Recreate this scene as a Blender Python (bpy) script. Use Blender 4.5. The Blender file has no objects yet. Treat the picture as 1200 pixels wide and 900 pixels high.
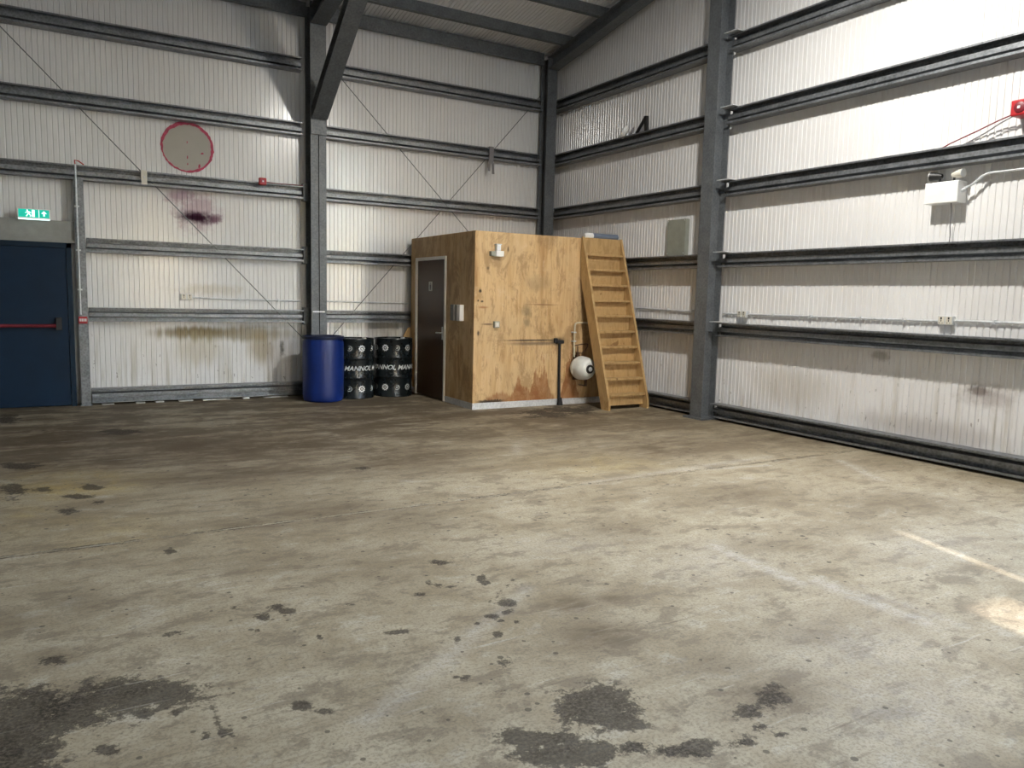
import bpy, bmesh, math, random
import numpy as np
from mathutils import Vector, Matrix

random.seed(7)
SC = bpy.context.scene
COL = SC.collection

# ------------------------------------------------------------------ camera
cam_d = bpy.data.cameras.new('camera')
cam_d.sensor_width = 36.0
cam_d.lens = 903.6 * 36.0 / 1200.0
cam = bpy.data.objects.new('camera', cam_d)
COL.objects.link(cam)
_r = Vector((0.86211295, -0.50615054, 0.02393521))
_u = Vector((0.03609366, 0.10845616, 0.99344578))
_f = Vector((0.50542904, 0.85559856, -0.11177028))
cam.matrix_world = Matrix(((_r.x, _u.x, -_f.x, -7.4205), (_r.y, _u.y, -_f.y, -11.4522),
                           (_r.z, _u.z, -_f.z, 1.545), (0, 0, 0, 1)))
SC.camera = cam

# ------------------------------------------------------------------ world, sun, exposure
SUN_EL = math.radians(30)
world = bpy.data.worlds.new('sky')
SC.world = world
world.use_nodes = True
wt = world.node_tree
for n in list(wt.nodes):
    wt.nodes.remove(n)
sky = wt.nodes.new('ShaderNodeTexSky')
sky.sky_type = 'NISHITA'
sky.sun_disc = False
sky.sun_elevation = SUN_EL
sky.sun_rotation = math.radians(194)
bg = wt.nodes.new('ShaderNodeBackground')
bg.inputs['Strength'].default_value = 3.6
wo = wt.nodes.new('ShaderNodeOutputWorld')
wt.links.new(sky.outputs[0], bg.inputs['Color'])
wt.links.new(bg.outputs[0], wo.inputs['Surface'])

sun_d = bpy.data.lights.new('sun', 'SUN')
sun_d.energy = 8.0
sun_d.angle = math.radians(0.6)
sun_d.color = (1.0, 0.90, 0.84)
sun = bpy.data.objects.new('sun', sun_d)
COL.objects.link(sun)
_sd = Vector((0.249 * math.cos(SUN_EL), 0.9685 * math.cos(SUN_EL), -math.sin(SUN_EL)))
sun.rotation_euler = _sd.to_track_quat('-Z', 'Y').to_euler()
sun.location = (-8, -30, 20)

LAMP_POWER = 395.0
SC.view_settings.view_transform = 'Standard'
SC.view_settings.look = 'None'
SC.view_settings.gamma = 1.0
SC.view_settings.use_curve_mapping = False
SC.view_settings.exposure = 0.0
SC.cycles.use_denoising = True
SC.cycles.max_bounces = 10
SC.cycles.diffuse_bounces = 6
SC.cycles.sample_clamp_indirect = 8.0

# ------------------------------------------------------------------ node helper
class NT:
    def __init__(self, name):
        self.mat = bpy.data.materials.new(name)
        self.mat.use_nodes = True
        self.t = self.mat.node_tree
        for n in list(self.t.nodes):
            self.t.nodes.remove(n)
        self.out = self.t.nodes.new('ShaderNodeOutputMaterial')
        self.bsdf = self.t.nodes.new('ShaderNodeBsdfPrincipled')
        self.t.links.new(self.bsdf.outputs[0], self.out.inputs['Surface'])
        self._pos = None

    def put(self, sock, v):
        if isinstance(v, bpy.types.NodeSocket):
            self.t.links.new(v, sock)
        elif v is not None:
            if isinstance(v, tuple) and len(v) == 3 and sock.type == 'RGBA':
                v = v + (1.0,)
            sock.default_value = v

    def pos(self):
        if self._pos is None:
            self._pos = self.t.nodes.new('ShaderNodeNewGeometry').outputs['Position']
        return self._pos

    def math(self, op, a, b=None, c=None, clamp=False):
        n = self.t.nodes.new('ShaderNodeMath')
        n.operation = op
        n.use_clamp = clamp
        for i, v in enumerate((a, b, c)):
            if v is not None:
                self.put(n.inputs[i], v)
        return n.outputs[0]

    def vmath(self, op, a, b=None):
        n = self.t.nodes.new('ShaderNodeVectorMath')
        n.operation = op
        self.put(n.inputs[0], a)
        if b is not None:
            self.put(n.inputs[1], b)
        return n.outputs['Value'] if op in ('LENGTH', 'DISTANCE') else n.outputs['Vector']

    def xyz(self, v):
        n = self.t.nodes.new('ShaderNodeSeparateXYZ')
        self.put(n.inputs[0], v)
        return n.outputs

    def comb(self, x, y, z):
        n = self.t.nodes.new('ShaderNodeCombineXYZ')
        for i, v in enumerate((x, y, z)):
            self.put(n.inputs[i], v)
        return n.outputs[0]

    def noise(self, vec, scale, detail=4.0, rough=0.55, dist=0.0):
        n = self.t.nodes.new('ShaderNodeTexNoise')
        self.put(n.inputs['Vector'], vec)
        n.inputs['Scale'].default_value = scale
        n.inputs['Detail'].default_value = detail
        n.inputs['Roughness'].default_value = rough
        n.inputs['Distortion'].default_value = dist
        return n.outputs[0]

    def voronoi(self, vec, scale):
        n = self.t.nodes.new('ShaderNodeTexVoronoi')
        self.put(n.inputs['Vector'], vec)
        n.inputs['Scale'].default_value = scale
        return n.outputs

    def step(self, v, lo, hi, a=0.0, b=1.0):
        n = self.t.nodes.new('ShaderNodeMapRange')
        n.interpolation_type = 'SMOOTHSTEP'
        self.put(n.inputs[0], v)
        n.inputs[1].default_value = lo
        n.inputs[2].default_value = hi
        n.inputs[3].default_value = a
        n.inputs[4].default_value = b
        return n.outputs[0]

    def mix(self, fac, a, b, mode='MIX'):
        n = self.t.nodes.new('ShaderNodeMixRGB')
        n.blend_type = mode
        self.put(n.inputs[0], fac)
        self.put(n.inputs[1], a)
        self.put(n.inputs[2], b)
        return n.outputs[0]

    def ramp(self, fac, stops):
        n = self.t.nodes.new('ShaderNodeValToRGB')
        cr = n.color_ramp
        while len(cr.elements) > 1:
            cr.elements.remove(cr.elements[-1])
        for i, (p, c) in enumerate(stops):
            e = cr.elements[0] if i == 0 else cr.elements.new(p)
            e.position = p
            e.color = tuple(c) + (1.0,)
        self.put(n.inputs[0], fac)
        return n.outputs[0]

    def blob(self, c, s, wob=None, amp=0.6, lo=1.15, hi=0.55):
        """soft patch of dirt at world place c with half sizes s"""
        d = self.vmath('SUBTRACT', self.pos(), tuple(c))
        d = self.vmath('MULTIPLY', d, tuple(1.0 / k for k in s))
        q = self.vmath('LENGTH', d)
        if wob is not None:
            q = self.math('ADD', q, self.math('MULTIPLY', self.math('SUBTRACT', wob, 0.5), amp * 2))
        return self.step(q, hi, lo, 1.0, 0.0)

    def bump(self, h, strength=0.2, dist=0.01):
        n = self.t.nodes.new('ShaderNodeBump')
        n.inputs['Strength'].default_value = strength
        n.inputs['Distance'].default_value = dist
        self.put(n.inputs['Height'], h)
        self.t.links.new(n.outputs[0], self.bsdf.inputs['Normal'])

    def set(self, color=None, rough=None, metal=None, emit=None, estr=None, spec=None):
        b = self.bsdf.inputs
        if color is not None: self.put(b['Base Color'], color)
        if rough is not None: self.put(b['Roughness'], rough)
        if metal is not None: self.put(b['Metallic'], metal)
        if spec is not None: self.put(b['Specular IOR Level'], spec)
        if emit is not None: self.put(b['Emission Color'], emit)
        if estr is not None: self.put(b['Emission Strength'], estr)
        return self.mat


def plain(name, col, rough=0.5, metal=0.0, var=0.12, scale=9.0, spec=None):
    m = NT(name)
    n = m.noise(m.pos(), scale, 5.0, 0.6)
    lo = tuple(max(0, c * (1 - var)) for c in col)
    hi = tuple(min(1, c * (1 + var)) for c in col)
    m.set(m.ramp(n, [(0.3, lo), (0.7, hi)]), m.math('ADD', rough - 0.06, m.math('MULTIPLY', n, 0.12)), metal, spec=spec)
    return m.mat


def liner_material():
    m = NT('white_liner_sheet')
    p = m.pos()
    x, y, z = m.xyz(p)
    big = m.noise(p, 0.7, 3.0)
    fine = m.noise(p, 9.0, 6.0, 0.65)
    streak = m.noise(m.vmath('MULTIPLY', p, (14.0, 14.0, 0.9)), 1.0, 4.0, 0.6)
    col = m.ramp(big, [(0.3, (0.715, 0.705, 0.705)), (0.7, (0.79, 0.785, 0.785))])
    # dust and handling dirt, heavier low down where things knock against it
    low = m.step(z, 0.15, 1.35, 1.0, 0.0)
    d = m.math('MULTIPLY', m.step(streak, 0.48, 0.72), m.math('ADD', 0.10, m.math('MULTIPLY', low, 0.55)))
    col = m.mix(d, col, (0.42, 0.38, 0.31))
    spk = m.step(m.noise(m.vmath('MULTIPLY', p, (1, 1, 0.5)), 22.0, 3.0, 0.5), 0.68, 0.74)
    col = m.mix(m.math('MULTIPLY', spk, m.math('MULTIPLY', low, 0.75)), col, (0.17, 0.15, 0.13))
    # named stains
    matt = 0.0                                         # grime dulls the gloss of the sheet
    def stain(c, s, colr, strength, amp=0.55, wob=None, lo=1.15, hi=0.3):
        nonlocal col, matt
        k = m.math('MULTIPLY', m.blob(c, s, fine if wob is None else wob, amp, lo, hi), strength)
        col = m.mix(k, col, colr)
        matt = m.math('MAXIMUM', matt, k)
    stain((-5.46, .12, 2.54), (.12, .3, .08), (0.14, 0.05, 0.09), 0.85, .8)
    stain((-5.72, .12, 2.62), (.36, .3, .32), (0.36, 0.20, 0.27), 0.6, .9)
    stain((-5.92, .12, 2.82), (.22, .3, .13), (0.36, 0.22, 0.28), 0.7)
    stain((-5.70, .12, 2.54), (.24, .3, .085), (0.045, 0.008, 0.030), 0.97, .7, lo=1.4, hi=.35)
    stain((-5.73, .12, 2.535), (.16, .3, .042), (0.022, 0.004, 0.014), 0.92, .35, lo=1.3, hi=.3)
    stain((-5.75, .12, .95), (.62, .3, .10), (0.17, 0.12, 0.055), 0.9, .7, streak)
    stain((-5.25, .12, .93), (1.3, .3, .13), (0.24, 0.19, 0.10), 0.75, .8, streak)
    stain((-4.85, .12, .72), (.22, .3, .28), (0.34, 0.27, 0.15), 0.7, .8, streak)
    stain((-5.70, .12, .72), (.40, .3, .28), (0.45, 0.39, 0.27), 0.5, .8, streak)
    stain((-4.55, .12, .70), (.05, .3, .12), (0.05, 0.05, 0.04), 0.8, .9)
    stain((-5.5, .12, 1.55), (.6, .3, .10), (0.50, 0.45, 0.36), 0.5, .8)
    stain((.12, -7.42, .76), (.3, .16, .06), (0.08, 0.06, 0.05), 0.85, .8)
    stain((.12, -7.5, .72), (.3, .32, .14), (0.30, 0.26, 0.24), 0.6, .8)
    stain((.12, -6.35, 1.02), (.3, .14, .07), (0.20, 0.17, 0.15), 0.6, .9)
    stain((.12, -5.2, .55), (.3, .7, .3), (0.46, 0.42, 0.35), 0.45, .9, streak)
    stain((.12, -6.9, .30), (.3, 1.0, .16), (0.36, 0.33, 0.31), 0.55, .9, streak)
    stain((-2.9, .12, 1.0), (.3, .3, .2), (0.3, 0.27, 0.22), 0.6, .9, streak)
    m.set(col, m.math('ADD', 0.15, m.math('MULTIPLY', fine, 0.16)), 0.0, spec=m.math('MULTIPLY', m.math('SUBTRACT', 1.0, matt), 0.75))
    m.bump(m.noise(m.vmath('MULTIPLY', p, (1, 1, .25)), 2.6, 2.0), 0.35, 0.02)
    return m.mat


def floor_material():
    m = NT('stained_concrete')
    p = m.pos()
    a = m.t.nodes.new('ShaderNodeAttribute')
    a.attribute_name = 'wear'
    sep = m.t.nodes.new('ShaderNodeSeparateColor')
    m.t.links.new(a.outputs['Color'], sep.inputs[0])
    oil, brown, yel, pale = sep.outputs[0], sep.outputs[1], sep.outputs[2], a.outputs['Alpha']
    n1 = m.noise(p, 0.55, 5.0, 0.6)
    n2 = m.noise(p, 2.6, 9.0, 0.72, 0.4)
    n3 = m.noise(p, 14.0, 7.0, 0.74)
    n4 = m.noise(p, 70.0, 4.0, 0.7)
    mo = m.noise(m.vmath('MULTIPLY', p, (0.75, 1.25, 1.0)), 4.2, 11.0, 0.76, 0.25)
    sw = m.noise(m.vmath('MULTIPLY', p, (0.75, 2.6, 1.0)), 1.0, 9.0, 0.70, 0.5)
    sw2 = m.noise(m.vmath('MULTIPLY', p, (2.6, 9.0, 1.0)), 1.0, 8.0, 0.74, 0.5)
    sw3 = m.noise(m.vmath('MULTIPLY', m.vmath('ADD', p, (4.0, 2.0, 0.0)), (9.0, 3.4, 1.0)), 1.0, 8.0, 0.72, 0.8)
    col = m.ramp(m.math('ADD', m.math('MULTIPLY', n1, 0.4), m.math('MULTIPLY', n2, 0.6)),
                 [(0.30, (0.225, 0.178, 0.112)), (0.45, (0.372, 0.316, 0.220)), (0.58, (0.485, 0.428, 0.316)), (0.75, (0.565, 0.515, 0.405))])
    x, y, z = m.xyz(p)
    far = m.step(y, -7.6, -3.2)
    amt = m.math('ADD', 0.30, m.math('MULTIPLY', far, 0.75))
    col = m.mix(m.math('MULTIPLY', m.step(sw, 0.50, 0.61, 0, 0.65), amt), col, (0.205, 0.155, 0.100))
    col = m.mix(m.math('MULTIPLY', m.step(sw2, 0.53, 0.66, 0, 0.42), amt), col, (0.19, 0.148, 0.098))
    col = m.mix(m.step(sw3, 0.56, 0.70, 0, 0.35), col, (0.20, 0.165, 0.120))
    col = m.mix(m.step(mo, 0.51, 0.59, 0, 0.68), col, (0.215, 0.180, 0.132))
    col = m.mix(m.step(mo, 0.46, 0.36, 0, 0.40), col, (0.58, 0.55, 0.47))
    col = m.mix(m.step(n3, 0.54, 0.64, 0, 0.55), col, (0.22, 0.19, 0.145))
    # traffic dirt towards the far end of the hall
    far = m.step(y, -6.6, -2.8)
    fm = m.math('MULTIPLY', far, m.step(m.math('ADD', m.math('MULTIPLY', sw, .55), m.math('MULTIPLY', n2, .45)), 0.41, 0.54, 0.08, 0.88))
    col = m.mix(fm, col, (0.110, 0.080, 0.047))
    # placed marks
    bm_ = m.math('MULTIPLY', brown, m.step(m.math('ADD', m.math('MULTIPLY', n2, .5), m.math('MULTIPLY', sw2, .5)), 0.33, 0.60, 0.15, 0.95))
    col = m.mix(bm_, col, (0.095, 0.064, 0.036))
    ym = m.math('MULTIPLY', yel, m.step(n2, 0.4, 0.62, 0.2, 0.9))
    col = m.mix(m.math('MULTIPLY', ym, 0.8), col, (0.52, 0.38, 0.12))
    pm = m.math('MULTIPLY', pale, m.step(n3, 0.35, 0.62, 0.25, 1.0))
    col = m.mix(m.math('MULTIPLY', pm, 0.8), col, (0.60, 0.57, 0.52))
    w = m.math('ADD', m.math('MULTIPLY', m.math('SUBTRACT', n3, 0.5), 2.0), m.math('MULTIPLY', m.math('SUBTRACT', n2, 0.5), 2.2))
    w = m.math('ADD', w, m.math('MULTIPLY', m.math('SUBTRACT', n4, 0.5), 0.7))
    om = m.step(m.math('ADD', oil, w), 0.40, 0.66)
    om = m.math('MULTIPLY', om, m.step(oil, 0.14, 0.36))
    oc = m.ramp(m.math('ADD', m.math('MULTIPLY', n3, .6), m.math('MULTIPLY', n4, .4)), [(0.42, (0.006, 0.005, 0.004)), (0.52, (0.035, 0.029, 0.024)), (0.60, (0.105, 0.090, 0.075))])
    col = m.mix(m.math('MULTIPLY', om, m.step(m.math('ADD', n2, m.math('MULTIPLY', m.math('SUBTRACT', n4, .5), .5)), 0.30, 0.58, 0.98, 0.80)), col, oc)
    # scratches dragged across the slab
    def scratches(rz, sx, sy, off, amt, tone):
        nonlocal col
        r_ = m.t.nodes.new('ShaderNodeMapping')
        m.put(r_.inputs['Vector'], p)
        r_.inputs['Location'].default_value = (off, off * .7, 0)
        r_.inputs['Rotation'].default_value = (0, 0, rz)
        r_.inputs['Scale'].default_value = (sx, sy, 1.0)
        s_ = m.noise(r_.outputs[0], 1.0, 3.0, 0.6, 0.15)
        col = m.mix(m.math('MULTIPLY', m.step(s_, 0.63, 0.72), m.math('MULTIPLY', m.step(n2, 0.42, 0.58), amt)), col, tone)
    scratches(0.5, 1.3, 30.0, 2.0, 0.55, (0.15, 0.118, 0.082))
    scratches(-0.25, 1.6, 36.0, 5.0, 0.5, (0.15, 0.120, 0.085))
    scratches(1.15, 1.5, 34.0, 9.0, 0.45, (0.16, 0.130, 0.095))
    scratches(0.15, 1.2, 26.0, 13.0, 0.5, (0.62, 0.585, 0.51))
    # droplets
    v = m.voronoi(m.vmath('ADD', p, (3.3, 1.7, 0)), 7.0)
    r = m.t.nodes.new('ShaderNodeSeparateColor')
    m.t.links.new(v['Color'], r.inputs[0])
    rad = m.math('MULTIPLY', m.math('POWER', r.outputs[0], 7.0), 0.15)
    dd = m.math('ADD', v['Distance'], m.math('MULTIPLY', m.math('SUBTRACT', n3, 0.5), 0.30))
    sp = m.step(m.math('SUBTRACT', rad, dd), 0.0, 0.03)
    col = m.mix(m.math('MULTIPLY', sp, 0.8), col, (0.060, 0.050, 0.042))
    v2 = m.voronoi(p, 17.0)
    r2 = m.t.nodes.new('ShaderNodeSeparateColor')
    m.t.links.new(v2['Color'], r2.inputs[0])
    sp2 = m.math('LESS_THAN', v2['Distance'], m.math('MULTIPLY', m.math('POWER', r2.outputs[0], 4.5), 0.24))
    col = m.mix(m.math('MULTIPLY', sp2, 0.7), col, (0.055, 0.047, 0.040))
    col = m.mix(m.step(n4, 0.48, 0.60, 0, 0.42), col, (0.17, 0.140, 0.10))
    rough = m.math('ADD', m.math('ADD', 0.46, m.math('MULTIPLY', n2, 0.28)), m.math('MULTIPLY', om, 0.12))
    m.set(col, rough, 0.0, spec=0.22)
    m.bump(m.math('ADD', m.math('MULTIPLY', n3, 0.5), m.math('MULTIPLY', n4, 0.3)), 0.12, 0.006)
    return m.mat


def ply_material():
    m = NT('plywood')
    p = m.pos()
    x, y, z = m.xyz(p)
    g = m.noise(m.vmath('MULTIPLY', p, (5.5, 5.5, 0.55)), 1.0, 5.0, 0.62, 1.2)
    f = m.noise(m.vmath('MULTIPLY', p, (55, 55, 2.2)), 1.0, 3.0, 0.6)
    n = m.noise(p, 7.0, 6.0, 0.65)
    b = m.noise(p, 1.3, 3.0)
    col = m.ramp(g, [(0.28, (0.36, 0.205, 0.085)), (0.42, (0.52, 0.335, 0.155)), (0.55, (0.63, 0.44, 0.235)), (0.66, (0.50, 0.315, 0.14)), (0.78, (0.38, 0.22, 0.09))])
    col = m.mix(m.step(f, 0.5, 0.75, 0, 0.30), col, (0.40, 0.235, 0.10))
    col = m.mix(m.step(b, 0.42, 0.62, 0, 0.5), col, (0.56, 0.405, 0.225))
    bl = m.noise(m.vmath('MULTIPLY', p, (3.2, 3.2, 1.6)), 1.0, 8.0, 0.75, 0.5)
    col = m.mix(m.step(bl, 0.50, 0.60, 0, 0.62), col, (0.30, 0.185, 0.085))
    col = m.mix(m.step(bl, 0.44, 0.34, 0, 0.45), col, (0.66, 0.50, 0.31))
    fi = m.noise(m.vmath('MULTIPLY', p, (16, 16, 5)), 1.0, 6.0, 0.7)
    col = m.mix(m.step(fi, 0.54, 0.64, 0, 0.50), col, (0.30, 0.18, 0.08))
    kn = m.step(m.noise(m.vmath('MULTIPLY', p, (5, 5, 2.4)), 1.0, 2.0), 0.70, 0.76)
    col = m.mix(m.math('MULTIPLY', kn, .7), col, (0.16, 0.085, 0.03))
    # water marks creeping up from the bottom of the front sheets
    nx = m.noise(m.comb(m.math('MULTIPLY', x, 13.0), 0.0, m.math('MULTIPLY', z, 1.6)), 1.0, 6.0, 0.75)
    def hump(c, w, h):
        q = m.math('DIVIDE', m.math('SUBTRACT', x, c), w)
        return m.math('MULTIPLY', m.math('POWER', 2.718, m.math('MULTIPLY', m.math('MULTIPLY', q, q), -1.0)), h)
    H = m.math('ADD', m.math('ADD', hump(-1.45, .14, .42), hump(-1.84, .06, .26)), m.math('ADD', hump(-2.15, .22, .09), hump(-.95, .10, .72)))
    H = m.math('ADD', H, hump(-1.65, .25, .12))
    lvl = m.math('SUBTRACT', m.math('ADD', 0.02, m.math('MULTIPLY', H, m.math('ADD', -0.75, m.math('MULTIPLY', nx, 3.4)))), m.math('SUBTRACT', z, 0.10))
    front = m.step(y, -2.1, -2.16)
    wm = m.math('MULTIPLY', m.math('MULTIPLY', m.step(lvl, -0.02, 0.03), m.step(m.math('ADD', H, 0.0), 0.02, 0.06)), front)
    col = m.mix(m.math('MULTIPLY', wm, m.step(bl, 0.30, 0.62, 0.45, 0.95)), col, m.mix(n, (0.17, 0.060, 0.018), (0.36, 0.155, 0.055)))
    # black damp edge at the corner foot, soot line and scuffs
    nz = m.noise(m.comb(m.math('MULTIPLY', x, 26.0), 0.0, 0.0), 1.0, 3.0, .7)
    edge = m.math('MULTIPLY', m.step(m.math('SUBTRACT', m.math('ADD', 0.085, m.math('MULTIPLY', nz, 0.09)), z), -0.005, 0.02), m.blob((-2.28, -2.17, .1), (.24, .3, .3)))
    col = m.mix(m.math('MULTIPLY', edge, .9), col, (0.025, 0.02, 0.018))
    def s(c, sz, colr, k, amp=.5, hi=.2):
        nonlocal col
        col = m.mix(m.math('MULTIPLY', m.blob(c, sz, n, amp, 1.15, hi), k), col, colr)
    s((-1.62, -2.17, .945), (.62, .3, .016), (0.03, 0.022, 0.018), .9)
    s((-1.55, -2.17, .90), (.55, .3, .035), (0.13, 0.095, 0.065), .75)
    s((-1.17, -2.17, .93), (.13, .3, .075), (0.02, 0.016, 0.014), .95)
    s((-1.72, -2.17, 1.36), (.10, .3, .12), (0.20, 0.15, 0.08), .7, .9)
    s((-1.72, -2.17, 1.20), (.06, .3, .08), (0.25, 0.19, 0.11), .7, .9)
    s((-1.45, -2.17, 1.45), (.35, .3, .012), (0.24, 0.13, 0.06), .8, .4)
    s((-1.55, -2.17, 1.75), (.25, .3, .16), (0.35, 0.25, 0.13), .5, .9)
    s((-2.35, -2.17, 1.17), (.12, .3, .018), (0.10, 0.06, 0.04), .8)
    s((-2.42, -2.17, 1.40), (.10, .3, .02), (0.32, 0.14, 0.05), .8)
    s((-2.47, -2.17, 1.62), (.025, .3, .03), (0.02, 0.015, 0.01), .95)
    s((-2.44, -2.17, 1.48), (.03, .3, .02), (0.02, 0.015, 0.01), .9)
    s((-2.50, -2.17, 1.49), (.018, .3, .02), (0.02, 0.015, 0.01), .9)
    s((-2.49, -2.17, 1.05), (.02, .3, .04), (0.06, 0.04, 0.03), .9)
    s((-2.05, -2.17, 2.20), (.02, .3, .05), (0.08, 0.05, 0.03), .8)
    s((-2.36, -2.17, 1.93), (.03, .3, .03), (0.10, 0.07, 0.04), .8)
    m.set(col, 0.62, 0.0, spec=0.3)
    m.bump(f, 0.12, 0.003)
    return m.mat


def timber_material():
    m = NT('stair_timber')
    p = m.pos()
    g = m.noise(m.vmath('MULTIPLY', p, (9, 9, 3)), 1.0, 4.0, 0.6, 1.5)
    f = m.noise(m.vmath('MULTIPLY', p, (30, 60, 18)), 1.0, 3.0)
    k = m.step(m.noise(p, 6.0, 2.0), 0.68, 0.74)
    col = m.ramp(g, [(0.3, (0.35, 0.215, 0.09)), (0.55, (0.50, 0.335, 0.155)), (0.72, (0.41, 0.255, 0.11))])
    col = m.mix(m.step(f, .5, .75, 0, .25), col, (0.33, 0.19, 0.07))
    col = m.mix(m.math('MULTIPLY', k, .7), col, (0.17, 0.085, 0.03))
    m.set(col, 0.6, 0.0, spec=.3)
    return m.mat


def galv_material(name, lo, hi, rough, metal):
    m = NT(name)
    p = m.pos()
    n = m.noise(p, 5.0, 6.0, 0.65)
    s = m.voronoi(p, 38.0)
    f = m.math('ADD', m.math('MULTIPLY', n, 0.75), m.math('MULTIPLY', s['Distance'], 0.35))
    m.set(m.ramp(f, [(0.3, lo), (0.75, hi)]), m.math('ADD', rough - .08, m.math('MULTIPLY', n, .16)), metal)
    return m.mat


MAT = {
    'liner': liner_material(),
    'floor': floor_material(),
    'ply': ply_material(),
    'timber': timber_material(),
    'steel': galv_material('grey_steel_frame', (0.085, 0.093, 0.102), (0.165, 0.178, 0.190), 0.5, 0.25),
    'rail': galv_material('galvanised_rail', (0.10, 0.106, 0.115), (0.27, 0.283, 0.30), 0.42, 0.55),
    'galv': galv_material('bright_galvanised', (0.46, 0.48, 0.50), (0.72, 0.74, 0.76), 0.42, 0.35),
    'roof': plain('white_roof_sheet', (0.84, 0.84, 0.855), 0.32, 0, 0.03, 1.0),
    'cladding': plain('outer_cladding', (0.52, 0.53, 0.53), 0.6),
    'yard': plain('yard_tarmac', (0.14, 0.14, 0.145), 0.85),
    'blue_door': plain('blue_door_paint', (0.004, 0.018, 0.043), 0.5, 0, 0.15, 3.0, 0.22),
    'blue_frame': plain('blue_frame_paint', (0.005, 0.018, 0.036), 0.5, spec=0.22),
    'black': plain('black_plastic', (0.012, 0.012, 0.013), 0.5),
    'rubber': plain('black_lagging', (0.010, 0.010, 0.011), 0.75),
    'red': plain('red_plastic', (0.42, 0.012, 0.018), 0.4),
    'red_dark': plain('dark_red_bar', (0.17, 0.012, 0.022), 0.45),
    'white': plain('white_plastic', (0.80, 0.80, 0.79), 0.4, 0, 0.04),
    'off_white': plain('cream_paint', (0.66, 0.63, 0.55), 0.45, 0, 0.08),
    'grey_panel': plain('grey_green_panel', (0.26, 0.27, 0.23), 0.55),
    'lintel': plain('grey_lintel_paint', (0.27, 0.265, 0.25), 0.6),
    'brown_door': plain('dark_brown_door', (0.062, 0.030, 0.014), 0.42, 0, 0.18, 4.0),
    'door_frame': plain('worn_white_frame', (0.84, 0.82, 0.76), 0.45, 0, 0.08),
    'blue_drum': plain('blue_polythene', (0.003, 0.020, 0.150), 0.42, 0, 0.12, 3.0),
    'blue_lid': plain('dark_blue_lid', (0.006, 0.012, 0.045), 0.45),
    'drum': plain('black_drum_paint', (0.008, 0.012, 0.014), 0.28, 0.0, 0.25, 6.0),
    'print': plain('white_print', (0.72, 0.74, 0.74), 0.5, 0, 0.05),
    'print_grey': plain('grey_print', (0.40, 0.42, 0.42), 0.5, 0, 0.1),
    'patch': plain('beige_patch_paint', (0.40, 0.375, 0.335), 0.7, 0, 0.04, 4.0),
    'pink': plain('pink_sealant', (0.42, 0.045, 0.10), 0.6, 0, 0.35, 14.0),
    'enamel': plain('white_enamel', (0.66, 0.68, 0.66), 0.35, 0, 0.08),
    'rust': plain('rusty_brown_steel', (0.09, 0.045, 0.025), 0.7),
    'brass': plain('cream_pipe', (0.62, 0.55, 0.40), 0.4),
    'fabric': plain('grey_cloth', (0.20, 0.19, 0.20), 0.9),
    'film': plain('grey_blue_film', (0.17, 0.21, 0.28), 0.35),
    'foam': plain('white_foam', (0.70, 0.69, 0.66), 0.9, 0, .15, 20),
    'glass': plain('lamp_glass', (0.75, 0.77, 0.78), 0.12),
}
_m = NT('sign_green'); MAT['sign_green'] = _m.set((0.0, 0.30, 0.22), .4, 0, (0.0, 0.55, 0.40), 0.75)
_m = NT('sign_white'); MAT['sign_white'] = _m.set((0.8, 0.85, 0.85), .4, 0, (0.75, 1.0, 0.97), 1.2)
_m = NT('lamp_lens'); MAT['lens'] = _m.set((0.9, 0.9, 0.9), .3, 0, (1.0, 0.96, 0.88), 25.0)

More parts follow.
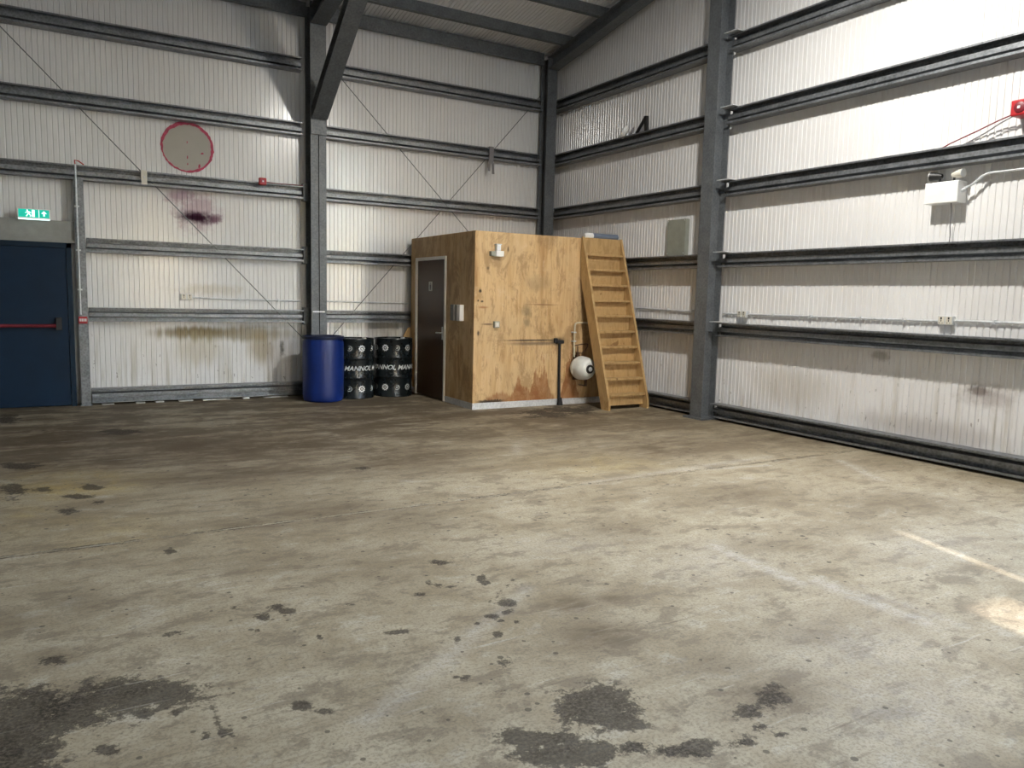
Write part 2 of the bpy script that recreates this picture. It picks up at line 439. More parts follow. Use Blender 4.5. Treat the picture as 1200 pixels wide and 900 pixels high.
# ------------------------------------------------------------------ mesh helper
class MB:
    def __init__(self):
        self.v, self.f, self.s = [], [], []

    def add(self, vs, fs, smooth=False):
        o = len(self.v)
        self.v += [tuple(p) for p in vs]
        self.f += [tuple(i + o for i in q) for q in fs]
        self.s += [smooth] * len(fs)
        return self

    def box(self, x0, x1, y0, y1, z0, z1):
        vs = [(x, y, z) for x in (x0, x1) for y in (y0, y1) for z in (z0, z1)]
        return self.add(vs, [(0, 1, 3, 2), (4, 6, 7, 5), (0, 4, 5, 1), (2, 3, 7, 6), (0, 2, 6, 4), (1, 5, 7, 3)])

    def prism(self, prof, p0, p1, ax, up, smooth=False):
        """closed profile (u, v) in the plane of ax/up, swept from p0 to p1"""
        p0, p1, ax, up = map(Vector, (p0, p1, ax, up))
        n = len(prof)
        vs = [p0 + ax * a + up * b for a, b in prof] + [p1 + ax * a + up * b for a, b in prof]
        fs = [(i, (i + 1) % n, n + (i + 1) % n, n + i) for i in range(n)]
        fs += [tuple(range(n - 1, -1, -1)), tuple(range(n, 2 * n))]
        return self.add(vs, fs, smooth)

    def tube(self, pts, r, seg=8, close=True):
        pts = [Vector(p) for p in pts]
        rings = []
        side = None
        for i, p in enumerate(pts):
            d = (pts[min(i + 1, len(pts) - 1)] - pts[max(i - 1, 0)]).normalized()
            if side is None:
                side = d.cross(Vector((0, 0, 1)))
                if side.length < 1e-3:
                    side = d.cross(Vector((1, 0, 0)))
            side = (side - d * side.dot(d)).normalized()
            up = d.cross(side)
            rr = r[i] if isinstance(r, (list, tuple)) else r
            rings.append([p + (side * math.cos(2 * math.pi * k / seg) + up * math.sin(2 * math.pi * k / seg)) * rr for k in range(seg)])
        vs = [q for ring in rings for q in ring]
        fs = []
        for i in range(len(rings) - 1):
            for k in range(seg):
                a, b = i * seg + k, i * seg + (k + 1) % seg
                fs.append((a, b, b + seg, a + seg))
        self.add(vs, fs, True)
        o = len(self.v) - len(vs)
        self.f += [tuple(range(o + seg - 1, o - 1, -1)), tuple(range(o + len(vs) - seg, o + len(vs)))]
        self.s += [False, False]
        return self

    def lathe(self, prof, c=(0, 0, 0), axis='z', seg=36):
        """profile of (radius, height); the axis points along +z or -y"""
        vs = []
        for r, h in prof:
            for k in range(seg):
                a = 2 * math.pi * k / seg
                if axis == 'z':
                    vs.append((c[0] + r * math.cos(a), c[1] + r * math.sin(a), c[2] + h))
                else:
                    vs.append((c[0] + r * math.cos(a), c[1] - h, c[2] + r * math.sin(a)))
        fs = []
        for i in range(len(prof) - 1):
            for k in range(seg):
                a, b = i * seg + k, i * seg + (k + 1) % seg
                fs.append((a, b, b + seg, a + seg))
        self.add(vs, fs, True)
        return self

    def ibeam(self, p0, p1, wdir, w, d, tf=.014, tw=.010):
        """I section: flange width w along wdir, depth d across, from p0 to p1 (axis at mid depth)"""
        p0, p1, wd = Vector(p0), Vector(p1), Vector(wdir).normalized()
        dd = (p1 - p0).normalized().cross(wd).normalized()
        a, b, t, k = w / 2, d / 2, tw / 2, d / 2 - tf
        prof = [(-a, -b), (a, -b), (a, -k), (t, -k), (t, k), (a, k), (a, b), (-a, b), (-a, k), (-t, k), (-t, -k), (-a, -k)]
        return self.prism(prof, p0, p1, wd, dd)

    def mesh(self, name):
        me = bpy.data.meshes.new(name)
        me.from_pydata(self.v, [], self.f)
        me.polygons.foreach_set('use_smooth', self.s)
        bm = bmesh.new()
        bm.from_mesh(me)
        bmesh.ops.recalc_face_normals(bm, faces=bm.faces)
        bm.to_mesh(me)
        bm.free()
        if any(self.s):
            me.set_sharp_from_angle(angle=math.radians(38))
        return me


def link(o, parent=None):
    COL.objects.link(o)
    if parent is not None:
        o.parent = parent
    return o


def obj(name, mb, mat, parent=None, bevel=0.0, loc=None):
    me = mb.mesh(name) if isinstance(mb, MB) else mb
    if not me.materials:
        me.materials.append(MAT[mat])
    o = bpy.data.objects.new(name, me)
    link(o, parent)
    if loc is not None:
        o.location = loc
    if bevel:
        b = o.modifiers.new('bevel', 'BEVEL')
        b.width = bevel
        b.segments = 2
        b.limit_method = 'ANGLE'
    return o


def tag(o, label, cat, group=None, kind=None):
    o['label'] = label
    o['category'] = cat
    if group: o['group'] = group
    if kind: o['kind'] = kind
    return o


def thing(name, label, cat, loc=(0, 0, 0), group=None, kind=None):
    """Empty at the base of a thing; parts are built in world coordinates and moved under it"""
    o = bpy.data.objects.new(name, None)
    o.empty_display_size = 0.1
    o.location = loc
    COL.objects.link(o)
    return tag(o, label, cat, group, kind)


def part(name, mb, mat, th, bevel=0.0):
    """a part given in world coordinates, under the thing or part th"""
    base = Vector((0, 0, 0))
    q = th
    while q is not None:
        base += q.location
        q = q.parent
    if isinstance(mb, MB):
        mb.v = [tuple(Vector(p) - base) for p in mb.v]
    return obj(name, mb, mat, th, bevel)


def text_mesh(body, size, shear=0.0, bold=0.0):
    """flat lettering as verts/faces in x (along) and y (up), centred"""
    cu = bpy.data.curves.new('lettering', 'FONT')
    cu.body = body
    cu.size = size
    cu.shear = shear
    cu.offset = bold
    cu.align_x = 'CENTER'
    cu.align_y = 'CENTER'
    cu.resolution_u = 3
    o = bpy.data.objects.new('lettering', cu)
    COL.objects.link(o)
    dg = bpy.context.evaluated_depsgraph_get()
    me = o.evaluated_get(dg).to_mesh()
    vs = [tuple(v.co) for v in me.vertices]
    fs = [tuple(p.vertices) for p in me.polygons]
    o.evaluated_get(dg).to_mesh_clear()
    bpy.data.objects.remove(o)
    bpy.data.curves.remove(cu)
    return vs, fs


# ------------------------------------------------------------------ the hall
PITCH = 1.0 / 16
RD = 0.0090              # rib depth
SHEET = 0.16            # liner face behind the rail face
SLOPE = 0.17
ROOF0 = 5.66
def roof_z(y):
    return ROOF0 + SLOPE * (0.16 - y)
RIDGE_Y = -7.44
XL, YF = -18.0, -15.0   # far ends of the hall, behind and beside the camera

# floor: two slabs with a sawn joint between them
OIL = [(-7.24, -8.3, 0.212, -0.112, 0.008, 0.112, 1), (-7.49, -8.29, 0.189, -0.101, -0.001, 0.189, 1), (-7.61, -8.5, 0.148, -0.08, -0.012, 0.261, 1), (-7.2, -8.49, 0.027, -0.014, 0.003, 0.031, 1), (-7.11, -8.53, 0.014, -0.007, 0.003, 0.025, 1), (-7.32, -8.69, 0.03, -0.016, 0.002, 0.022, 1), (-7.36, -8.65, 0.015, -0.008, 0.001, 0.017, 1), (-7.49, -7.86, 0.055, -0.028, 0.0, 0.061, 0.8), (-5.7, -9.24, 0.139, -0.074, 0.085, 0.114, 1), (-5.67, -9.38, 0.061, -0.033, 0.03, 0.036, 0.9), (-5.99, -9.32, 0.112, -0.06, 0.02, 0.032, 1), (-6.07, -9.25, 0.059, -0.032, 0.019, 0.032, 0.75), (-6.0, -9.42, 0.115, -0.062, 0.03, 0.045, 0.95), (-5.9, -9.48, 0.064, -0.034, 0.054, 0.072, 0.9), (-5.74, -9.51, 0.058, -0.031, 0.026, 0.032, 1), (-5.64, -9.59, 0.073, -0.039, 0.025, 0.027, 0.95), (-5.54, -9.6, 0.054, -0.029, 0.019, 0.019, 0.9), (-5.06, -9.51, 0.061, -0.032, 0.062, 0.054, 0.8), (-5.2, -9.54, 0.058, -0.03, 0.052, 0.047, 0.85), (-5.25, -9.63, 0.042, -0.022, 0.031, 0.028, 0.8), (-4.95, -9.44, 0.044, -0.023, 0.028, 0.024, 0.7), (-5.38, -9.67, 0.043, -0.023, 0.029, 0.026, 0.95), (-5.57, -9.63, 0.042, -0.022, 0.033, 0.034, 1), (-5.23, -9.7, 0.033, -0.018, 0.013, 0.011, 0.9), (-5.45, -7.83, 0.021, -0.01, 0.018, 0.034, 1), (-5.47, -7.92, 0.021, -0.01, 0.011, 0.022, 1), (-5.5, -8.22, 0.034, -0.018, 0.022, 0.038, 1), (-5.56, -8.3, 0.026, -0.014, 0.026, 0.045, 0.8), (-5.65, -8.32, 0.037, -0.019, 0.014, 0.026, 1), (-5.63, -8.38, 0.022, -0.011, 0.01, 0.018, 1), (-5.57, -8.42, 0.018, -0.01, 0.01, 0.017, 1), (-5.72, -8.5, 0.018, -0.009, 0.014, 0.024, 1), (-5.75, -8.35, 0.022, -0.011, 0.009, 0.017, 0.9), (-5.55, -7.51, 0.062, -0.031, 0.018, 0.039, 1), (-5.84, -7.9, 0.036, -0.018, 0.012, 0.027, 1), (-5.72, -7.84, 0.033, -0.016, 0.021, 0.045, 0.9), (-5.75, -7.78, 0.016, -0.008, 0.015, 0.034, 0.9), (-5.66, -7.88, 0.028, -0.014, 0.016, 0.032, 0.8), (-5.91, -8.47, 0.017, -0.008, 0.02, 0.039, 0.65), (-5.84, -8.77, 0.032, -0.017, 0.034, 0.059, 0.6), (-6.04, -8.8, 0.022, -0.012, 0.013, 0.026, 0.8), (-6.08, -8.77, 0.015, -0.008, 0.006, 0.013, 0.9), (-5.98, -8.97, 0.024, -0.012, 0.013, 0.022, 0.7), (-6.29, -8.95, 0.009, -0.005, 0.007, 0.016, 0.9), (-6.12, -8.27, 0.042, -0.021, 0.009, 0.021, 0.9), (-6.22, -7.86, 0.03, -0.015, 0.007, 0.021, 0.8), (-6.63, -7.82, 0.043, -0.022, 0.009, 0.04, 0.95), (-6.54, -7.72, 0.037, -0.019, 0.01, 0.042, 0.9), (-6.51, -7.8, 0.037, -0.019, 0.01, 0.04, 0.9), (-6.72, -7.66, 0.029, -0.015, 0.006, 0.032, 0.95), (-6.68, -7.96, 0.014, -0.007, 0.004, 0.018, 1), (-6.68, -8.7, 0.028, -0.015, 0.006, 0.024, 1), (-6.62, -8.78, 0.027, -0.014, 0.005, 0.018, 0.8), (-6.45, -8.15, 0.014, -0.007, 0.005, 0.018, 1), (-6.97, -8.76, 0.021, -0.011, 0.005, 0.027, 0.9), (-7.03, -8.74, 0.018, -0.01, 0.004, 0.022, 0.8), (-7.02, -7.82, 0.05, -0.026, 0.005, 0.038, 0.6), (-7.96, -0.93, 0.117, -0.047, -0.016, 0.339, 1), (-7.76, -4.63, 0.089, -0.041, -0.011, 0.291, 0.9), (-7.4, -5.42, 0.062, -0.029, 0.002, 0.095, 0.9), (-7.35, -5.02, 0.099, -0.046, 0.002, 0.081, 0.9), (-7.23, -4.73, 0.069, -0.033, 0.003, 0.088, 0.9), (-7.57, -4.69, 0.067, -0.031, -0.001, 0.087, 0.9), (-6.89, -6.62, 0.035, -0.017, 0.006, 0.049, 0.9), (-7.1, -6.38, 0.036, -0.017, 0.002, 0.034, 0.8), (-7.22, -5.24, 0.048, -0.023, 0.003, 0.076, 0.8), (-6.86, -2.25, 0.193, -0.081, 0.011, 0.167, 0.9), (-7.76, -3.69, 0.139, -0.062, -0.005, 0.15, 0.8), (-5.13, -4.99, 0.068, -0.031, 0.023, 0.065, 0.8), (-1.81, -2.87, 0.326, -0.128, 0.167, 0.258, 0.9), (-1.25, -2.66, 0.344, -0.133, 0.192, 0.276, 0.9), (-2.16, -1.96, 0.229, -0.087, 0.125, 0.226, 0.7)]
BROWN = [(-6.14, -3.54, 0.816, -0.355, 0.102, 0.615, 1), (-5.74, -3.57, 0.764, -0.33, 0.097, 0.446, 1), (-7.14, -2.62, 0.831, -0.355, 0.022, 0.608, 0.9), (-6.98, -3.81, 0.4, -0.179, 0.024, 0.387, 1), (-5.86, -4.77, 0.721, -0.328, 0.038, 0.163, 0.8), (-6.49, -4.83, 0.429, -0.197, 0.026, 0.184, 0.7), (-5.78, -6.22, 0.377, -0.181, 0.079, 0.253, 0.7), (-6.33, -6.3, 0.2, -0.097, 0.025, 0.117, 0.9), (-4.62, -4.65, 0.445, -0.197, 0.181, 0.442, 0.9), (-4.9, -4.94, 0.35, -0.157, 0.09, 0.234, 0.8), (-1.92, -5.37, 0.598, -0.26, 0.388, 0.437, 0.9), (-4.22, -7.44, 0.211, -0.103, 0.121, 0.156, 0.6), (-2.76, -7.12, 0.386, -0.182, 0.252, 0.24, 0.7), (-5.36, -6.61, 0.238, -0.115, 0.121, 0.287, 0.6), (-5.32, -8.73, 0.159, -0.082, 0.077, 0.103, 0.9), (-0.18, -5.58, 0.955, -0.407, 0.554, 0.459, 0.8), (-0.52, -6.7, 0.58, -0.259, 0.384, 0.272, 0.5), (-3.55, -8.17, 0.302, -0.149, 0.111, 0.097, 0.5), (-2.27, -3.78, 1.168, -0.48, 0.418, 0.629, 0.5), (-3.44, -2.61, 1.197, -0.479, 0.225, 0.502, 0.6), (-7.51, -3.77, 0.383, -0.172, -0.002, 0.451, 0.8), (-5.22, -8.37, 0.101, -0.052, 0.063, 0.091, 1), (-4.98, -8.39, 0.064, -0.033, 0.035, 0.046, 0.9), (-7.39, -7.22, 0.109, -0.056, 0.003, 0.143, 0.6), (-6.41, -7.1, 0.257, -0.129, 0.033, 0.142, 0.4), (-5.04, -9.48, 0.152, -0.08, 0.132, 0.117, 0.8), (-5.04, -9.2, 0.131, -0.069, 0.069, 0.068, 0.7), (-5.89, -7.35, 0.262, -0.131, 0.101, 0.272, 0.4), (-7.67, -7.31, 0.103, -0.053, -0.005, 0.111, 0.6), (-7.49, -7.83, 0.093, -0.049, -0.0, 0.087, 0.6), (-6.27, -8.94, 0.113, -0.06, 0.037, 0.083, 0.45), (-1.76, -7.88, 0.384, -0.182, 0.298, 0.195, 0.5), (-2.7, -8.17, 0.278, -0.135, 0.146, 0.105, 0.4), (-4.39, -9.21, 0.182, -0.095, 0.095, 0.075, 0.5), (-0.08, -7.7, 0.46, -0.211, 0.374, 0.198, 0.3)]
YELLOW = [(-7.51, -4.75, 0.307, -0.143, -0.001, 0.258, 1), (-7.63, -5.38, 0.11, -0.052, -0.005, 0.187, 0.7), (-7.05, -4.82, 0.127, -0.059, 0.011, 0.176, 0.8), (-7.33, -4.37, 0.36, -0.166, 0.006, 0.259, 0.6), (-7.31, -5.93, 0.379, -0.184, 0.009, 0.302, 0.4), (-3.1, -5.75, 0.446, -0.2, 0.226, 0.303, 0.4)]
PALE = [(-4.92, -5.61, 0.058, -0.026, 0.014, 0.033, 1), (-7.18, -5.1, 0.05, -0.023, 0.002, 0.04, 1), (-7.75, -4.86, 0.027, -0.013, -0.002, 0.054, 0.8), (-4.31, -8.73, 0.033, -0.016, 0.073, 0.067, 0.3), (-6.92, -8.33, 0.018, -0.009, 0.002, 0.014, 0.9), (-2.19, -6.73, 0.057, -0.026, 0.039, 0.036, 0.8), (-3.38, -4.74, 0.049, -0.021, 0.139, 0.234, 0.5), (-2.62, -8.62, 0.312, -0.154, 0.348, 0.216, 0.3), (-4.13, -8.23, 0.278, -0.139, 0.219, 0.222, 0.3), (-4.33, -9.39, 0.281, -0.147, 0.236, 0.168, 0.4), (-4.73, -7.58, 0.291, -0.143, 0.095, 0.139, 0.3), (-4.65, -9.8, 0.239, -0.127, 0.243, 0.155, 0.4)]
PALE_LINES = [(-3.87, -8.01, -3.9, -8.69, 0.05, 0.9), (-3.79, -8.74, -3.78, -9.34, 0.06, 0.8), (-0.72, -6.6, -1.12, -7.3, 0.05, 0.7), (-3.6, -6.29, -1.25, -6.15, 0.05, 0.5), (-5.3, -8.09, -6.5, -8.92, 0.04, 0.5), (-2.53, -6.28, -1.58, -6.44, 0.03, 0.7), (-3.65, -9.07, -3.66, -9.48, 0.05, 0.4)]
DARK_LINES = [(-9.0, -6.32, 0.1, -6.32, 0.03, 0.62), (-5.32, -7.77, -5.25, -7.9, 0.02, 0.42), (-5.25, -7.9, -5.57, -8.15, 0.02, 0.42), (-4.91, -7.76, -5.71, -8.28, 0.015, 0.34), (-5.71, -8.28, -6.26, -8.65, 0.015, 0.29), (-6.26, -8.65, -6.6, -8.93, 0.02, 0.29), (-6.99, -8.3, -6.99, -8.51, 0.012, 0.42), (-6.99, -8.51, -6.97, -8.77, 0.012, 0.42), (-6.93, -4.87, -5.05, -4.67, 0.02, 0.34), (-6.66, -4.68, -5.08, -4.98, 0.02, 0.29)]

def wear_field(X, Y):
    out = np.zeros((len(X), 4), dtype=np.float32)
    def ellipses(lst, ch, k=0.75):
        for cx, cy, ax, ay, bx, by, s in lst:
            det = ax * by - ay * bx
            if abs(det) < 1e-9: continue
            rad = 2.6 * (math.hypot(ax, ay) + math.hypot(bx, by))
            i = np.where((abs(X - cx) < rad) & (abs(Y - cy) < rad))[0]
            if not len(i): continue
            dx, dy = X[i] - cx, Y[i] - cy
            u = (dx * by - dy * bx) / det
            v = (ax * dy - ay * dx) / det
            out[i, ch] = np.maximum(out[i, ch], s * np.exp(-k * (u * u + v * v)))
    ellipses(OIL, 0, 0.55); ellipses(BROWN, 1, 0.6); ellipses(YELLOW, 2, 0.6); ellipses(PALE, 3)
    def lines(lst, ch):
        for x0, y0, x1, y1, w, s in lst:
            dx, dy = x1 - x0, y1 - y0
            t = np.clip(((X - x0) * dx + (Y - y0) * dy) / (dx * dx + dy * dy), 0, 1)
            q = np.hypot(X - x0 - t * dx, Y - y0 - t * dy) / max(w, 0.018)
            out[:, ch] = np.maximum(out[:, ch], s * np.exp(-0.75 * q * q))
    lines(PALE_LINES, 3); lines(DARK_LINES, 0)
    return out

def slab(y0, y1, parent):
    xs = np.concatenate([np.arange(XL, -8.6, 0.6), np.arange(-8.6, 0.3, 0.025)])
    lo = np.arange(y0, -10.6, 0.5) if y0 < -10.6 else np.array([])
    hi = np.arange(max(y0, -10.6), y1, 0.025)
    ys = np.concatenate([lo, hi, [y1]])
    nx, ny = len(xs), len(ys)
    X, Y = np.meshgrid(xs, ys)
    n = nx * ny
    co = np.zeros((n + 4, 3), dtype=np.float32)
    co[:n, 0] = X.ravel(); co[:n, 1] = Y.ravel()
    j, i = np.meshgrid(np.arange(ny - 1), np.arange(nx - 1), indexing='ij')
    a = (j * nx + i).ravel()
    quads = np.stack([a, a + 1, a + nx + 1, a + nx], 1)
    co[n] = (xs[0], y0, -.15); co[n + 1] = (xs[-1], y0, -.15)
    co[n + 2] = (xs[-1], y1, -.15); co[n + 3] = (xs[0], y1, -.15)
    c00, c10, c01, c11 = 0, nx - 1, (ny - 1) * nx, n - 1
    quads = np.concatenate([quads, [[n, n + 1, c10, c00], [n + 2, n + 3, c01, c11]]])
    me = bpy.data.meshes.new('slab')
    me.vertices.add(n + 4)
    me.vertices.foreach_set('co', co.ravel())
    me.loops.add(quads.size)
    me.loops.foreach_set('vertex_index', quads.ravel().astype(np.int32))
    me.polygons.add(len(quads))
    me.polygons.foreach_set('loop_start', np.arange(0, quads.size, 4, dtype=np.int32))
    me.update(calc_edges=True)
    at = me.attributes.new('wear', 'FLOAT_COLOR', 'POINT')
    f = np.zeros((n + 4, 4), dtype=np.float32)
    f[:n] = wear_field(co[:n, 0].astype(float), co[:n, 1].astype(float))
    at.data.foreach_set('color', f.ravel())
    me.materials.append(MAT['floor'])
    o = bpy.data.objects.new('slab', me)
    return link(o, parent)

floor = obj('floor', MB().box(XL, .3, YF, .3, -.25, -.12), 'yard')
tag(floor, 'stained concrete floor of the empty hall', 'floor', kind='structure')
slab(-6.310, .3, floor)
slab(YF, -6.330, floor)

def ribbed(width, z0, ztops):
    """one liner sheet in local x (along), y (towards the room is -), z; ztops(x) is its upper edge"""
    mb = MB()
    prof = []
    n = int(round(width / PITCH))
    for k in range(n):
        b = k * PITCH
        prof += [(b, 0), (b + .0440, 0), (b + .0490, RD), (b + .0575, RD)]
    prof.append((n * PITCH - .0008, 0))
    vs = [(x, d, z0) for x, d in prof] + [(x, d, ztops(x)) for x, d in prof]
    m = len(prof)
    mb.add(vs, [(i, i + 1, m + i + 1, m + i) for i in range(m - 1)])
    return mb

# back wall (eaves side) with its liner sheets
wb = obj('wall_back', MB().box(XL, .3, SHEET + .02, SHEET + .10, -.1, 5.9), 'cladding')
tag(wb, 'white ribbed steel wall with the blue door and painted circle', 'wall', kind='structure')
me = ribbed(1.0, 0.02, lambda x: 5.66).mesh('liner_panel')
me.materials.append(MAT['liner'])
for i in range(10):
    o = bpy.data.objects.new('liner_panel', me)
    link(o, wb); o.location = (-9.88 + i + .0, SHEET, 0)

# gable wall on the right, door opening beyond the picture's edge
g = MB()
OP0, OP1, OPH = -12.6, -10.2, 5.4
def gable_slab(y0, y1, z0):
    g.add([(SHEET + .02, y0, z0), (SHEET + .10, y0, z0), (SHEET + .02, y1, z0), (SHEET + .10, y1, z0),
           (SHEET + .02, y0, gz(y0)), (SHEET + .10, y0, gz(y0)), (SHEET + .02, y1, gz(y1)), (SHEET + .10, y1, gz(y1))],
          [(0, 1, 3, 2), (4, 6, 7, 5), (0, 4, 5, 1), (2, 3, 7, 6), (0, 2, 6, 4), (1, 5, 7, 3)])
def gz(y):
    return (roof_z(y) if y > RIDGE_Y else roof_z(2 * RIDGE_Y - y)) + .06
gable_slab(RIDGE_Y, .22, -.1); gable_slab(OP1, RIDGE_Y, -.1); gable_slab(YF, OP0, -.1); gable_slab(OP0, OP1, OPH)
wr = obj('wall_right', g, 'cladding')
tag(wr, 'white ribbed gable wall with the emergency light and sockets', 'wall', kind='structure')
for i in range(11):
    y0 = .155 - i                                      # sheet runs from y0 towards the camera
    if y0 - 1 < OP1: break
    mb = ribbed(1.0, 0.02, lambda x: (roof_z(y0 - x) if y0 - x > RIDGE_Y else roof_z(2 * RIDGE_Y - y0 + x)) - .0)
    mb.v = [(d, -x, z) for x, d, z in mb.v]            # along -y, depth +x
    o = obj('liner_panel', mb, 'liner', wr)
    o.location = (SHEET, y0, 0)

# the two walls behind and beside the camera
wl = obj('wall_left', MB().box(XL - .1, XL, YF, .22, -.1, 7.2), 'liner')
tag(wl, 'white far end wall of the hall outside the picture', 'wall', kind='structure')
f = MB()
z9 = 6.2
S0, S1, D0, D1 = -4.215, -4.135, -4.90, -4.50          # unseen slit and opening, shaped to throw the sun streak and patch
f.box(XL, D0, YF - .1, YF, -.1, z9).box(D0, D1, YF - .1, YF, 3.42, z9).box(D1, S0, YF - .1, YF, -.1, z9)
f.box(S0, S1, YF - .1, YF, 4.02, z9).box(S1, .22, YF - .1, YF, -.1, z9)
wf = obj('wall_front', f, 'liner')
tag(wf, 'white entrance wall of the hall behind the viewpoint', 'wall', kind='structure')

# roof
c = MB()
for ya, yb in ((.30, RIDGE_Y), (2 * RIDGE_Y - .30, RIDGE_Y)):
    za, zb = roof_z(.30), roof_z(RIDGE_Y)
    c.add([(XL - .1, ya, za + .03), (.3, ya, za + .03), (.3, yb, zb + .03), (XL - .1, yb, zb + .03),
           (XL - .1, ya, za + .12), (.3, ya, za + .12), (.3, yb, zb + .12), (XL - .1, yb, zb + .12)],
          [(0, 1, 2, 3), (4, 7, 6, 5), (0, 4, 5, 1), (2, 6, 7, 3), (0, 3, 7, 4), (1, 5, 6, 2)])
ce = obj('ceiling', c, 'cladding')
tag(ce, 'white ribbed roof sheeting sloping up from the eaves', 'roof', kind='structure')
mb = ribbed(1.0, 0, lambda x: 1)
mb.v = [(x, (.16 if z < .5 else RIDGE_Y), (roof_z(.16) if z < .5 else roof_z(RIDGE_Y)) + d * 1.1) for x, d, z in mb.v]
me = mb.mesh('roof_panel'); me.materials.append(MAT['roof'])
for i in range(9):
    o = bpy.data.objects.new('roof_panel', me)
    link(o, ce); o.location = (-8.88 + i, 0, 0)

yd = obj('ground', MB().box(-60, 60, -70, 30, -.5, -.26), 'yard')
tag(yd, 'concrete yard outside the hall', 'yard', kind='structure')

# ------------------------------------------------------------------ steel frame
STEEL = 'steel'
t = thing('steel_column', 'grey steel column with a knee brace, rising behind the blue drum', 'column', (-4.085, -.03, 0), 'hall columns')
part('shaft', MB().ibeam((-4.085, -.03, .02), (-4.085, -.03, 5.62), (1, 0, 0), .23, .27), STEEL, t)
part('base_plate', MB().box(-4.26, -3.91, -.22, .11, 0.0, .022), STEEL, t)
for z in (1.13, 2.02, 2.93):
    part('end_plate', MB().box(-4.262, -4.196, .0, .115, z - .06, z + .19), STEEL, t)
part('cable', MB().tube([(-4.082, -.169, .25), (-4.080, -.171, 1.5), (-4.083, -.170, 2.6), (-4.082, -.169, 3.80)], .006), 'black', t)
part('conduit_clip', MB().box(-4.18, -4.0, -.176, -.166, 1.255, 1.275), 'galv', t)

t = thing('steel_column', 'steel column in the corner where the two white walls meet', 'column', (-.0925, -.035, 0), 'hall columns')
part('shaft', MB().ibeam((-.0925, -.035, .02), (-.0925, -.035, 5.56), (1, 0, 0), .185, .23), STEEL, t)
part('base_plate', MB().box(-.2, .06, -.19, .10, 0, .022), STEEL, t)

t = thing('steel_column', 'tall grey gable column standing beside the wooden stair', 'column', (-.03, -3.955, 0), 'hall columns')
part('shaft', MB().ibeam((-.03, -3.955, .02), (-.03, -3.955, 6.12), (0, 1, 0), .21, .24), STEEL, t)
part('base_plate', MB().box(-.21, .10, -4.13, -3.78, 0, .024), STEEL, t)
for z in (4.885, 3.985, 3.085, 2.18, 1.285):
    part('cleat_plate', MB().box(-.085, .085, -4.27, -4.056, z, z + .012), 'galv', t)
for a, b in ((2.86, 2.72), (1.06, .92)):
    part('bracing_cleat', MB().prism([(-.02, -.004), (.02, -.004), (.02, .004), (-.02, .004)], (-.12, -3.967, a), (-.03, -3.967, b), (0, 0, 1), (0, 1, 0)), STEEL, t)

def rafter(name, x, y0, y1, w, d, label, drop):
    z0, z1 = roof_z(y0) - drop - d / 2, roof_z(y1) - drop - d / 2
    return tag(obj(name, MB().ibeam((x, y0, z0), (x, y1, z1), (1, 0, 0), w, d), STEEL), label, 'rafter', 'roof rafters')
rafter('roof_rafter', -.0925, -.152, RIDGE_Y, .20, .20, 'sloping grey rafter along the top of the gable wall', .165)
rafter('roof_rafter', -4.085, -.17, RIDGE_Y, .23, .24, 'dark rafter leaving the top of the braced column overhead', .165)

b = thing('knee_brace', 'broad grey steel brace slanting up from the column to the roof', 'brace', (-4.085, -.17, 3.95))
def brace_pt(y): return (-4.085, y, 3.845 + .686 * (-y) + .105)
part('brace_beam', MB().ibeam(brace_pt(-.19), brace_pt(-2.62), (1, 0, 0), .225, .17), STEEL, b)
part('end_plate', MB().box(-4.2, -3.97, -.19, -.168, 3.80, 4.30), STEEL, b)

e = MB().prism([(0, 0), (.075, 0), (.075, .012), (.012, .012), (.012, .175), (.075, .175), (.075, .187), (0, .187)], (-3.965, .0, 5.455), (-.175, .0, 5.455), (0, 1, 0), (0, 0, 1))
tag(obj('eaves_beam', e, STEEL), 'grey eaves beam along the wall top between column and corner', 'beam', 'eaves beams')
e = MB().prism([(0, 0), (.075, 0), (.075, .012), (.012, .012), (.012, .175), (.075, .175), (.075, .187), (0, .187)], (-9.9, .0, 5.455), (-4.205, .0, 5.455), (0, 1, 0), (0, 0, 1))
tag(obj('eaves_beam', e, STEEL), 'grey eaves beam high above the painted circle', 'beam', 'eaves beams')

PUR = ['first roof purlin up from the eaves beam', 'second roof purlin up from the eaves, cut by the picture top', 'third roof purlin up the slope', 'fourth roof purlin up the slope']
for k, lab in enumerate(PUR[:3]):
    y = -.60 - .95 * k
    n = Vector((0, -SLOPE, -1)).normalized()              # downwards from the sheet
    n = Vector((0, SLOPE * -1, -1)).normalized()
    al = Vector((0, -1, SLOPE)).normalized()
    prof = [(0, 0), (.062, 0), (.062, .02), (.02, .03), (.02, .06), (.034, .07), (.034, .10), (.02, .11), (.02, .135), (.062, .145), (.062, .162), (0, .162)]
    tag(obj('roof_purlin', MB().prism([(-a, b_) for a, b_ in prof], (-9.0, y, roof_z(y) - .004), (.1, y, roof_z(y) - .004), al, n), STEEL), 'grey steel ' + lab, 'purlin', 'roof purlins')

